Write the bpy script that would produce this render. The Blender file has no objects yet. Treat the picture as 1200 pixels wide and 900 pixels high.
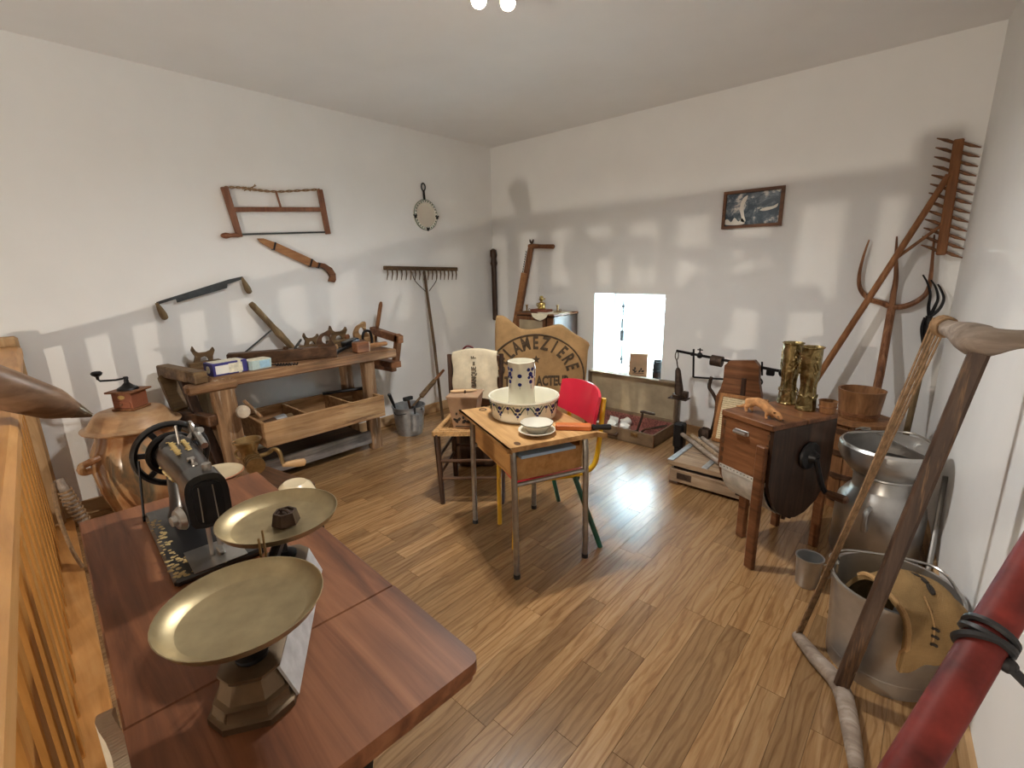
import bpy, bmesh, math, random
from mathutils import Matrix, Vector
R = math.radians
PI = math.pi
random.seed(7)
S = bpy.context.scene
C = S.collection

# ------------------------------------------------------------------ camera
F_PX, PITCH, YAW, ROLL = 555.49, 0.240008, 0.732706, -0.0192406
CAM = Vector((3.54956, -3.68733, 1.35))
fw = Vector((-math.sin(YAW)*math.cos(PITCH), math.cos(YAW)*math.cos(PITCH), -math.sin(PITCH)))
r0 = Vector((math.cos(YAW), math.sin(YAW), 0)); u0 = r0.cross(fw)
rt = r0*math.cos(ROLL) + u0*math.sin(ROLL); up = -r0*math.sin(ROLL) + u0*math.cos(ROLL)
cd = bpy.data.cameras.new('camera'); co = bpy.data.objects.new('camera', cd); C.objects.link(co)
cd.sensor_width = 36; cd.lens = F_PX/1200*36; cd.clip_start = .02
m = Matrix((rt, up, -fw)).transposed().to_4x4(); m.translation = CAM; co.matrix_world = m
S.camera = co
# points of the survey: a direction through the lens met with a known plane of the room
def _ray(x, y): return fw*F_PX + rt*(x-600) - up*(y-450)
def PX(x, y, v=0):
    d = _ray(x, y); return CAM + d*((v-CAM.x)/d.x)
def PY(x, y, v=0):
    d = _ray(x, y); return CAM + d*((v-CAM.y)/d.y)
def PZ(x, y, v=0):
    d = _ray(x, y); return CAM + d*((v-CAM.z)/d.z)
def PD(x, y, dep): return CAM + _ray(x, y)/F_PX*dep

# ------------------------------------------------------------------ light
S.view_settings.view_transform = 'Standard'; S.view_settings.look = 'None'
S.view_settings.gamma = 1; S.view_settings.use_curve_mapping = False
S.view_settings.exposure = 0.22
w = bpy.data.worlds.new('sky'); S.world = w; w.use_nodes = True
bg = w.node_tree.nodes['Background']; bg.inputs[0].default_value = (.66, .90, 1, 1); bg.inputs[1].default_value = 72
def lamp(name, kind, loc, power, col, size=.03, **k):
    l = bpy.data.lights.new(name, kind); l.energy = power; l.color = col
    o = bpy.data.objects.new(name, l); C.objects.link(o); o.location = loc
    if kind in ('POINT', 'SPOT'): l.shadow_soft_size = size
    for a, b in k.items(): setattr(l, a, b)
    return o
pl = lamp('window_daylight', 'AREA', (1.572, .44, .76), 1, (1, 1, 1), shape='RECTANGLE', size_y=.70)
pl.data.size = .64; pl.rotation_euler = (R(-90), 0, 0); pl.data.cycles.is_portal = True
SPOT_P, STAIR_P = 54, 240
WARM = (1, .98, .94)

# ------------------------------------------------------------------ mesh helpers
class MB:
    def __init__(s, M=None): s.v = []; s.f = []; s.M = M or Matrix()
    def add(s, vs, fs):
        o = len(s.v); s.v += [s.M @ Vector(q) for q in vs]; s.f += [tuple(i+o for i in f) for f in fs]; return s
    def box(s, c, size, b=0, rot=None):
        hx, hy, hz = [q/2 for q in size]; c = Vector(c); vs = []; fs = []
        T = (lambda p: c + (rot @ Vector(p))) if rot is not None else (lambda p: c + Vector(p))
        if b <= 0:
            for sx in (-1, 1):
                for sy in (-1, 1):
                    for sz in (-1, 1): vs.append(T((sx*hx, sy*hy, sz*hz)))
            fs = [(0,1,3,2),(4,6,7,5),(0,4,5,1),(2,3,7,6),(0,2,6,4),(1,5,7,3)]
            return s.add(vs, fs)
        b = min(b, hx*.95, hy*.95, hz*.95); ix = {}
        for sx in (-1, 1):
            for sy in (-1, 1):
                for sz in (-1, 1):
                    ix[sx,sy,sz] = len(vs)
                    vs += [T((sx*hx, sy*(hy-b), sz*(hz-b))), T((sx*(hx-b), sy*hy, sz*(hz-b))), T((sx*(hx-b), sy*(hy-b), sz*hz))]
        g = lambda sx, sy, sz, k: ix[sx,sy,sz]+k
        for q in (-1, 1):
            fs.append((g(q,-1,-1,0), g(q,1,-1,0), g(q,1,1,0), g(q,-1,1,0)))
            fs.append((g(-1,q,-1,1), g(1,q,-1,1), g(1,q,1,1), g(-1,q,1,1)))
            fs.append((g(-1,-1,q,2), g(1,-1,q,2), g(1,1,q,2), g(-1,1,q,2)))
            for r in (-1, 1):
                fs.append((g(q,r,-1,0), g(q,r,-1,1), g(q,r,1,1), g(q,r,1,0)))
                fs.append((g(q,-1,r,0), g(q,-1,r,2), g(q,1,r,2), g(q,1,r,0)))
                fs.append((g(-1,q,r,1), g(-1,q,r,2), g(1,q,r,2), g(1,q,r,1)))
        for k in ix.values(): fs.append((k, k+1, k+2))
        return s.add(vs, fs)
    def bb(s, x0, x1, y0, y1, z0, z1, b=0):
        return s.box(((x0+x1)/2, (y0+y1)/2, (z0+z1)/2), (abs(x1-x0), abs(y1-y0), abs(z1-z0)), b)
    def beam(s, p, q, w, h, b=0, upv=(0,0,1), ext=0, taper=None):
        p, q = Vector(p), Vector(q); d = (q-p).normalized(); p = p-d*ext; q = q+d*ext
        u = Vector(upv); sd = d.cross(u)
        if sd.length < 1e-4: sd = d.cross(Vector((1,0,0)))
        sd.normalize(); u = sd.cross(d)
        rot = Matrix((d, sd, u)).transposed(); n0 = len(s.v)
        s.box((p+q)/2, ((q-p).length, w, h), b, rot)
        if taper:
            mid = s.M @ p; ax = (s.M.to_3x3() @ d); L = (q-p).length
            for i in range(n0, len(s.v)):
                t = (s.v[i]-mid).dot(ax)/L; c = mid+ax*(t*L); k = 1+(taper-1)*t; s.v[i] = c+(s.v[i]-c)*k
        return s
    def tube(s, pts, r, n=10, cap=True, closed=False, flat=1.0, upv=None):
        pts = [Vector(p) for p in pts]; N = len(pts)
        rs = r if isinstance(r, (list, tuple)) else [r]*N
        tg = []
        for i in range(N):
            a = pts[(i-1) % N] if closed or i > 0 else pts[0]; b = pts[(i+1) % N] if closed or i < N-1 else pts[-1]
            tg.append((b-a).normalized())
        u = Vector(upv) if upv is not None else (Vector((0,0,1)) if abs(tg[0].z) < .9 else Vector((1,0,0)))
        u = (u-tg[0]*u.dot(tg[0])).normalized(); vs = []; fs = []
        for i in range(N):
            u = (u-tg[i]*u.dot(tg[i])).normalized(); sd = tg[i].cross(u)
            for k in range(n):
                a = 2*PI*k/n; vs.append(pts[i]+(u*math.cos(a)*flat+sd*math.sin(a))*rs[i])
        for i in range(N if closed else N-1):
            j = (i+1) % N
            for k in range(n): fs.append((i*n+k, i*n+(k+1) % n, j*n+(k+1) % n, j*n+k))
        if cap and not closed: fs += [tuple(range(n))[::-1], tuple((N-1)*n+k for k in range(n))]
        return s.add(vs, fs)
    def lathe(s, prof, n=24, c=(0,0,0), axis=None, rf=None, cap0=True, cap1=True, sx=1, sy=1):
        c = Vector(c); Q = Matrix.Identity(3)
        if axis is not None: Q = Vector((0,0,1)).rotation_difference(Vector(axis)).to_matrix()
        vs = []; fs = []
        for (r, z) in prof:
            for k in range(n):
                a = 2*PI*k/n; rr = max(r, 1e-5) if rf is None else rf(max(r, 1e-5), z, a)
                vs.append(c+Q @ Vector((rr*math.cos(a)*sx, rr*math.sin(a)*sy, z)))
        for i in range(len(prof)-1):
            for k in range(n): fs.append((i*n+k, i*n+(k+1) % n, (i+1)*n+(k+1) % n, (i+1)*n+k))
        if cap0: fs.append(tuple(range(n))[::-1])
        if cap1: fs.append(tuple((len(prof)-1)*n+k for k in range(n)))
        return s.add(vs, fs)
    def prism(s, out, t, o=(0,0,0), U=(1,0,0), V=(0,0,1), holes=None):
        o, U, V = Vector(o), Vector(U).normalized(), Vector(V).normalized(); N = U.cross(V).normalized(); n = len(out)
        vs = [o+U*a+V*b+N*(t/2) for a, b in out]+[o+U*a+V*b-N*(t/2) for a, b in out]
        fs = [tuple(range(n)), tuple(range(n, 2*n))[::-1]]+[(i, (i+1) % n, n+(i+1) % n, n+i) for i in range(n)]
        return s.add(vs, fs)
    def ring(s, outer, inner, t, o=(0,0,0), U=(1,0,0), V=(0,0,1)):   # two loops of equal count: a plate with a hole
        o, U, V = Vector(o), Vector(U).normalized(), Vector(V).normalized(); N = U.cross(V).normalized(); n = len(outer)
        P = lambda l, k: [o+U*a+V*b+N*k for a, b in l]
        vs = P(outer, t/2)+P(inner, t/2)+P(outer, -t/2)+P(inner, -t/2); fs = []
        for i in range(n):
            j = (i+1) % n
            fs += [(i, j, n+j, n+i), (2*n+i, 3*n+i, 3*n+j, 2*n+j), (i, 2*n+i, 2*n+j, j), (n+i, n+j, 3*n+j, 3*n+i)]
        return s.add(vs, fs)
    def ball(s, c, r, n=12, sc=(1,1,1)):
        pr = [(math.sin(PI*i/8), -math.cos(PI*i/8)) for i in range(9)]; c = Vector(c); vs = []; fs = []
        for a, z in pr:
            for k in range(n): t = 2*PI*k/n; vs.append(c+Vector((max(a,.001)*math.cos(t)*sc[0], max(a,.001)*math.sin(t)*sc[1], z*sc[2]))*r)
        for i in range(8):
            for k in range(n): fs.append((i*n+k, i*n+(k+1) % n, (i+1)*n+(k+1) % n, (i+1)*n+k))
        fs += [tuple(range(n))[::-1], tuple(8*n+k for k in range(n))]
        return s.add(vs, fs)
    def grid(s, f, nu, nv, thick=0):
        P = [[Vector(f(i/nu, j/nv)) for j in range(nv+1)] for i in range(nu+1)]; vs = []; fs = []
        for row in P: vs += row
        ix = lambda i, j: i*(nv+1)+j
        if not thick:
            for i in range(nu):
                for j in range(nv): fs.append((ix(i,j), ix(i+1,j), ix(i+1,j+1), ix(i,j+1)))
            return s.add(vs, fs)
        n = len(vs); N = []
        for i in range(nu+1):
            for j in range(nv+1):
                a = P[min(i+1,nu)][j]-P[max(i-1,0)][j]; b = P[i][min(j+1,nv)]-P[i][max(j-1,0)]; q = a.cross(b); N.append(q.normalized() if q.length > 1e-9 else Vector((0,0,1)))
        vs = [v+k*(thick/2) for v, k in zip(vs, N)]+[v-k*(thick/2) for v, k in zip(vs, N)]
        for i in range(nu):
            for j in range(nv):
                q = (ix(i,j), ix(i+1,j), ix(i+1,j+1), ix(i,j+1)); fs += [q, tuple(k+n for k in q)[::-1]]
        edge = [ix(i,0) for i in range(nu)]+[ix(nu,j) for j in range(nv)]+[ix(i,nv) for i in range(nu,0,-1)]+[ix(0,j) for j in range(nv,0,-1)]
        for a, b in zip(edge, edge[1:]+edge[:1]): fs.append((a, b, b+n, a+n))
        return s.add(vs, fs)
    def build(s, name, mat, parent=None, world=False, loc=None, sharp=32):
        me = bpy.data.meshes.new(name); vs = s.v
        if parent is not None and world:
            inv = TM[parent.name].inverted(); vs = [inv @ q for q in vs]
        if loc is not None: loc = Vector(loc); vs = [q-loc for q in vs]
        me.from_pydata([tuple(q) for q in vs], [], s.f); me.validate()
        bm = bmesh.new(); bm.from_mesh(me); bmesh.ops.recalc_face_normals(bm, faces=bm.faces); bm.to_mesh(me); bm.free()
        me.polygons.foreach_set('use_smooth', [True]*len(me.polygons)); me.set_sharp_from_angle(angle=R(sharp))
        o = bpy.data.objects.new(name, me); C.objects.link(o)
        if mat: me.materials.append(M_[mat] if isinstance(mat, str) else mat)
        if parent is not None:
            o.parent = parent; TM[o.name] = TM[parent.name]
        elif loc is not None: o.location = loc
        if parent is None: TM[o.name] = Matrix.Translation(loc) if loc is not None else Matrix()
        return o
TM = {}
def thing(name, label, cat, loc=(0,0,0), rz=0, group=None):
    o = bpy.data.objects.new(name, None); C.objects.link(o); o.empty_display_size = .05
    o.location = loc; o.rotation_euler = (0, 0, rz); o['label'] = label; o['category'] = cat
    if group: o['group'] = group
    TM[o.name] = Matrix.Translation(Vector(loc)) @ Matrix.Rotation(rz, 4, 'Z'); return o
def tag(o, label, cat, group=None):
    o['label'] = label; o['category'] = cat
    if group: o['group'] = group
    return o
def struct(o): o['kind'] = 'structure'; return o
def spl(pts, k=6, closed=False):
    P = [Vector(p) for p in pts]; n = len(P); out = []
    for i in range(n if closed else n-1):
        g = (lambda j: P[j % n]) if closed else (lambda j: P[max(0, min(n-1, j))])
        a, b, c, d = g(i-1), g(i), g(i+1), g(i+2)
        for q in range(k):
            t = q/k; out.append(.5*((2*b)+(c-a)*t+(2*a-5*b+4*c-d)*t*t+(3*b-a-3*c+d)*t**3))
    if not closed: out.append(P[-1])
    return out
def spl2(pts, k=5): return [(p.x, p.y) for p in spl([(a, b, 0) for a, b in pts], k, True)]
def circ(r, n=20, cx=0, cy=0, ry=None): return [(cx+r*math.cos(2*PI*i/n), cy+(ry or r)*math.sin(2*PI*i/n)) for i in range(n)]
def frame(o, U, V):
    U, V = Vector(U).normalized(), Vector(V).normalized(); N = U.cross(V); m = Matrix((U, V, N)).transposed().to_4x4(); m.translation = Vector(o); return m
def text(body, size, Mx, mat, parent, name='lettering', ext=.0004, sp=1.0, fx=1.0, world=False, bold=0):
    cu = bpy.data.curves.new('t', 'FONT'); cu.body = body; cu.size = size; cu.align_x = 'CENTER'; cu.align_y = 'CENTER'; cu.extrude = ext; cu.space_character = sp; cu.resolution_u = 3; cu.offset = bold
    o = bpy.data.objects.new('t', cu); C.objects.link(o); dg = bpy.context.evaluated_depsgraph_get()
    me = bpy.data.meshes.new_from_object(o.evaluated_get(dg)); bpy.data.objects.remove(o); bpy.data.curves.remove(cu)
    b = MB(Mx @ Matrix.Diagonal((fx, 1, 1, 1))); b.add([q.co for q in me.vertices], [tuple(p.vertices) for p in me.polygons]); bpy.data.meshes.remove(me)
    return b.build(name, mat, parent, world=world)

# ------------------------------------------------------------------ materials
M_ = {}
def newmat(name):
    m = bpy.data.materials.new(name); m.use_nodes = True; M_[name] = m
    nt = m.node_tree; return m, nt, nt.nodes['Principled BSDF'], nt.nodes.new, nt.links.new
def rgb(c): return (c[0], c[1], c[2], 1)
def ramp(nt, stops):
    r = nt.nodes.new('ShaderNodeValToRGB'); e = r.color_ramp.elements
    while len(e) < len(stops): e.new(.5)
    for q, (p, c) in zip(e, stops): q.position = p; q.color = rgb(c)
    return r
def coords(nt, scale, world=False, rnd=False):
    if world: tc = nt.nodes.new('ShaderNodeNewGeometry').outputs['Position']
    else: tc = nt.nodes.new('ShaderNodeTexCoord').outputs['Object']
    mp = nt.nodes.new('ShaderNodeMapping'); mp.inputs['Scale'].default_value = scale; nt.links.new(tc, mp.inputs['Vector'])
    if rnd:
        oi = nt.nodes.new('ShaderNodeObjectInfo'); mu = nt.nodes.new('ShaderNodeMath'); mu.operation = 'MULTIPLY'; mu.inputs[1].default_value = 57
        nt.links.new(oi.outputs['Random'], mu.inputs[0]); nt.links.new(mu.outputs[0], mp.inputs['Location']); return mp.outputs[0], oi
    return mp.outputs[0]
def bump(nt, fac, bs, strength=.3, dist=.002):
    b = nt.nodes.new('ShaderNodeBump'); b.inputs['Strength'].default_value = strength; b.inputs['Distance'].default_value = dist
    nt.links.new(fac, b.inputs['Height']); nt.links.new(b.outputs[0], bs.inputs['Normal'])
def noise(nt, vec, sc, det=4, ro=.55, dis=0):
    n = nt.nodes.new('ShaderNodeTexNoise'); n.inputs['Scale'].default_value = sc; n.inputs['Detail'].default_value = det; n.inputs['Roughness'].default_value = ro; n.inputs['Distortion'].default_value = dis
    nt.links.new(vec, n.inputs['Vector']); return n.outputs['Fac']
def wood(name, dark, mid, light, axis='x', rough=.55, sc=1.0, wear=0, wearcol=(.6,.5,.4), bs_=.35):
    m, nt, b, nn, ln = newmat(name); k = {'x': (3, 38, 38), 'y': (38, 3, 38), 'z': (38, 38, 3)}[axis]
    v = coords(nt, tuple(q*sc for q in k)); f = noise(nt, v, 1, 6, .62, .6)
    r = ramp(nt, [(.28, dark), (.5, mid), (.72, light)]); ln(f, r.inputs[0]); out = r.outputs[0]
    v2 = coords(nt, (6*sc, 6*sc, 6*sc)); f2 = noise(nt, v2, 1, 3)
    mx = nn('ShaderNodeMix'); mx.data_type = 'RGBA'; mx.blend_type = 'MULTIPLY'; mx.inputs[0].default_value = .55
    r2 = ramp(nt, [(.3, (.55,.52,.5)), (.65, (1,1,1))]); ln(f2, r2.inputs[0]); ln(out, mx.inputs[6]); ln(r2.outputs[0], mx.inputs[7]); out = mx.outputs[2]
    if wear:
        v3 = coords(nt, (k[0]*.7, k[1]*.5, k[2]*.5)); f3 = noise(nt, v3, 1.3, 5, .7); r3 = ramp(nt, [(.62-wear*.2, (0,0,0)), (.72-wear*.2, (1,1,1))]); ln(f3, r3.inputs[0])
        mw = nn('ShaderNodeMix'); mw.data_type = 'RGBA'; ln(r3.outputs[0], mw.inputs[0]); ln(out, mw.inputs[6]); mw.inputs[7].default_value = rgb(wearcol); out = mw.outputs[2]
    ln(out, b.inputs['Base Color']); b.inputs['Roughness'].default_value = rough; b.inputs['Specular IOR Level'].default_value = .32; bump(nt, f, b, bs_, .0015); return m
def plain(name, col, rough=.5, metal=0, var=.12, sc=14, bs_=0, coat=0, spec=.5):
    m, nt, b, nn, ln = newmat(name); v = coords(nt, (sc,)*3); f = noise(nt, v, 1, 4)
    r = ramp(nt, [(.3, tuple(q*(1-var) for q in col)), (.7, tuple(min(1, q*(1+var)) for q in col))]); ln(f, r.inputs[0]); ln(r.outputs[0], b.inputs['Base Color'])
    b.inputs['Roughness'].default_value = rough; b.inputs['Metallic'].default_value = metal; b.inputs['Coat Weight'].default_value = coat; b.inputs['Specular IOR Level'].default_value = spec
    if bs_: bump(nt, f, b, bs_, .003)
    return m
def fabric(name, col, wv=260, rough=.95, var=.22, bs_=.5):
    m, nt, b, nn, ln = newmat(name); v = coords(nt, (1,1,1)); hs = []
    for d in ('X', 'Z'):
        wt = nn('ShaderNodeTexWave'); wt.bands_direction = d; wt.inputs['Scale'].default_value = wv/6.28*2; wt.inputs['Distortion'].default_value = .8; ln(v, wt.inputs['Vector']); hs.append(wt.outputs['Fac'])
    ad = nn('ShaderNodeMath'); ln(hs[0], ad.inputs[0]); ln(hs[1], ad.inputs[1])
    f = noise(nt, coords(nt, (9,9,9)), 1, 6, .65); r = ramp(nt, [(.3, tuple(q*(1-var) for q in col)), (.7, tuple(min(1, q*(1+var)) for q in col))]); ln(f, r.inputs[0])
    ln(r.outputs[0], b.inputs['Base Color']); b.inputs['Roughness'].default_value = rough; b.inputs['Specular IOR Level'].default_value = .15; bump(nt, ad.outputs[0], b, bs_, .0012); return m
def glow(name, col, st):
    m, nt, b, nn, ln = newmat(name); b.inputs['Emission Color'].default_value = rgb(col); b.inputs['Emission Strength'].default_value = st; b.inputs['Base Color'].default_value = rgb(col); return m

wood('bench_top', (.07,.032,.014), (.25,.13,.06), (.45,.27,.14), 'y', .6, .7, .35, (.16,.10,.065))
wood('bench_leg', (.08,.04,.018), (.26,.145,.07), (.44,.28,.16), 'z', .7, .7, .3, (.36,.28,.21))
wood('tray_wood', (.20,.10,.04), (.45,.26,.12), (.60,.39,.21), 'y', .65, .7, .15, (.13,.065,.03))
wood('grey_wood', (.10,.085,.075), (.22,.19,.17), (.36,.32,.29), 'y', .8)
wood('dark_wood', (.035,.017,.009), (.085,.042,.02), (.15,.078,.04), 'y', .5)
wood('dark_wood_x', (.035,.017,.009), (.095,.045,.022), (.17,.085,.042), 'x', .45)
wood('dark_wood_z', (.018,.009,.005), (.048,.022,.012), (.09,.044,.023), 'z', .45)
wood('brown_wood', (.10,.038,.016), (.21,.085,.035), (.31,.14,.06), 'y', .5)
wood('brown_wood_z', (.10,.04,.016), (.20,.085,.036), (.30,.14,.062), 'z', .5)
wood('saw_wood', (.11,.04,.02), (.21,.085,.042), (.28,.12,.06), 'z', .55)
wood('sheath_wood', (.20,.085,.03), (.33,.15,.055), (.42,.21,.085), 'y', .5)
wood('olive_wood', (.10,.065,.03), (.20,.135,.065), (.30,.21,.11), 'z', .6)
wood('olive_handle', (.06,.036,.016), (.16,.095,.042), (.26,.165,.078), 'y', .55)
wood('pale_wood', (.24,.13,.055), (.42,.25,.115), (.54,.35,.18), 'y', .6)
wood('table_wood', (.085,.028,.011), (.20,.072,.028), (.33,.135,.058), 'x', .5, .55)
wood('box_wood', (.075,.028,.011), (.165,.066,.026), (.25,.108,.046), 'x', .45, .8)
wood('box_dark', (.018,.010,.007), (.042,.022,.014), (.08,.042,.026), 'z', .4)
wood('desk_top', (.34,.17,.06), (.53,.30,.12), (.65,.40,.185), 'x', .38, .7)
wood('desk_panel', (.36,.16,.045), (.52,.26,.085), (.62,.34,.125), 'x', .4, .7)
wood('rail_wood', (.42,.18,.045), (.58,.28,.085), (.68,.37,.14), 'x', .45, .6)
wood('baluster_wood', (.44,.19,.04), (.60,.28,.07), (.70,.36,.11), 'z', .45, .6)
wood('plank_wood', (.30,.17,.08), (.44,.27,.13), (.56,.38,.21), 'z', .7, .8)
wood('fork_wood', (.10,.036,.015), (.24,.10,.043), (.42,.22,.11), 'z', .5)
wood('rake_wood', (.14,.05,.016), (.27,.112,.04), (.37,.17,.065), 'z', .5)
wood('old_rake', (.045,.026,.013), (.11,.066,.033), (.18,.115,.06), 'y', .6)
wood('old_rake_z', (.045,.026,.013), (.11,.066,.033), (.18,.115,.06), 'z', .6)
plain('mill_red', (.27,.095,.05), .45, 0, .15, 10)
plain('book_red', (.22,.07,.04), .6, 0, .15, 10)
plain('scale_iron', (.13,.088,.05), .4, .55, .25, 20)
plain('dish_brass', (.37,.30,.175), .38, .9, .16, 22, .06)
plain('decal_gold', (.46,.34,.15), .5, .3, .25, 60)
wood('frame_saw_wood', (.025,.014,.009), (.075,.042,.027), (.15,.095,.062), 'z', .55, .7, .22, (.20,.11,.052))
wood('weathered', (.16,.12,.09), (.30,.235,.185), (.46,.39,.33), 'x', .7, .7)
wood('platform_wood', (.20,.13,.075), (.36,.25,.155), (.50,.38,.26), 'x', .75, .8, .2, (.14,.09,.06))
wood('tub_wood', (.14,.06,.025), (.27,.125,.05), (.36,.185,.08), 'z', .5)
wood('copper_wood', (.085,.045,.024), (.21,.12,.068), (.33,.20,.125), 'y', .42, .6)
wood('cert_wood', (.22,.09,.03), (.38,.17,.06), (.48,.25,.10), 'z', .45)
plain('cream_paint', (.72,.70,.62), .6)
plain('wall_paint', (.84,.84,.835), .9, 0, .02, 3, .03)
plain('ceiling_paint', (.84,.83,.825), .9, 0, .02, 3)
wood('oak_base', (.46,.28,.13), (.58,.38,.20), (.66,.46,.26), 'y', .5, .6)
wood('oak_base_x', (.46,.28,.13), (.58,.38,.20), (.66,.46,.26), 'x', .5, .6)
plain('joint', (.16,.08,.035), .8)
plain('black_iron', (.016,.016,.018), .38, .6, .3, 30)
plain('black_paint', (.009,.009,.010), .28, 0, .2, 20, 0, .15)
plain('rust_iron', (.07,.045,.032), .6, .7, .4, 40)
plain('dark_steel', (.055,.06,.062), .5, .8, .25, 30)
plain('steel', (.44,.43,.41), .32, 1, .15, 20)
plain('tube_steel', (.36,.34,.31), .38, .9, .2, 30)
plain('galvanised', (.38,.39,.40), .45, .6, .22, 24)
plain('aluminium', (.50,.49,.475), .36, .85, .14, 10, .08)
plain('brass', (.50,.36,.13), .22, 1, .2, 16)
plain('old_brass', (.44,.36,.20), .30, 1, .16, 22, .05)
plain('brass_dull', (.30,.20,.09), .4, .9, .3, 30)
plain('gold_ink', (.60,.44,.18), .4, .6, .2, 30)
plain('cream_enamel', (.80,.76,.62), .18, 0, .03, 8, 0, .4)
plain('pale_enamel', (.74,.70,.60), .25, 0, .04, 8, 0, .3)
plain('blue_ink', (.02,.03,.16), .25, 0, .1, 20)
plain('green_ink', (.02,.085,.055), .25, 0, .1, 20)
plain('black_ink', (.030,.022,.016), .85, 0, .3, 60)
plain('faded_ink', (.075,.058,.040), .95, 0, .35, 60)
plain('sack_ink', (.085,.055,.030), .95, 0, .35, 60)
plain('red_paint', (.62,.015,.045), .3, 0, .06, 6, 0, .25)
plain('yellow_paint', (.75,.43,.012), .32, 0, .08, 8, 0, .2)
plain('green_paint', (.008,.085,.050), .32, 0, .08, 8, 0, .2)
plain('oxide_red', (.135,.017,.012), .55, 0, .55, 12, .35, 0, .25)
plain('rubber', (.012,.012,.013), .5, 0, .2, 20)
plain('terracotta', (.40,.16,.075), .4, 0, .15, 10, .05)
plain('cream_glaze', (.72,.60,.40), .25, 0, .05, 8)
plain('white_ceramic', (.78,.76,.70), .25, 0, .05, 8)
plain('paper', (.80,.77,.70), .8, 0, .05, 6)
plain('kraft', (.33,.20,.115), .75, 0, .16, 12)
plain('leather', (.62,.41,.22), .6, 0, .1, 20)
plain('orange_leather', (.56,.15,.035), .45, 0, .1, 10)
plain('blue_card', (.36,.52,.70), .55, 0, .08, 6)
plain('blue_box', (.045,.04,.20), .45, 0, .1, 12)
plain('box_cream', (.70,.65,.50), .5, 0, .25, 40)
plain('mint', (.55,.68,.66), .45, 0, .12, 40)
plain('mint_blue', (.42,.66,.80), .4, 0, .15, 50)
plain('pink_print', (.27,.10,.08), .8, 0, .6, 70)
plain('lining', (.40,.32,.21), .85, 0, .22, 7)
plain('suitcase_skin', (.19,.125,.07), .6, 0, .2, 16)
plain('straw', (.46,.26,.10), .75, 0, .35, 90, .5)
plain('cord_fibre', (.25,.15,.075), .85, 0, .35, 60)
plain('red_cord', (.12,.008,.012), .5)
plain('fur', (.42,.20,.075), .9, 0, .35, 40, .4)
plain('lace', (.78,.72,.58), .9, 0, .08, 60)
plain('marble', (.50,.50,.50), .35, 0, .2, 40)
plain('white_paint', (.80,.79,.76), .5, 0, .02)
plain('zinc_white', (.46,.44,.40), .55, .2, .25, 18)
plain('photo_dark', (.10,.13,.16), .4)
plain('worn_end', (.50,.42,.32), .7)
fabric('burlap', (.42,.255,.115), 260)
fabric('burlap_dark', (.27,.17,.075), 260)
fabric('linen', (.60,.51,.36), 320)
fabric('canvas', (.58,.50,.38), 300)
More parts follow.
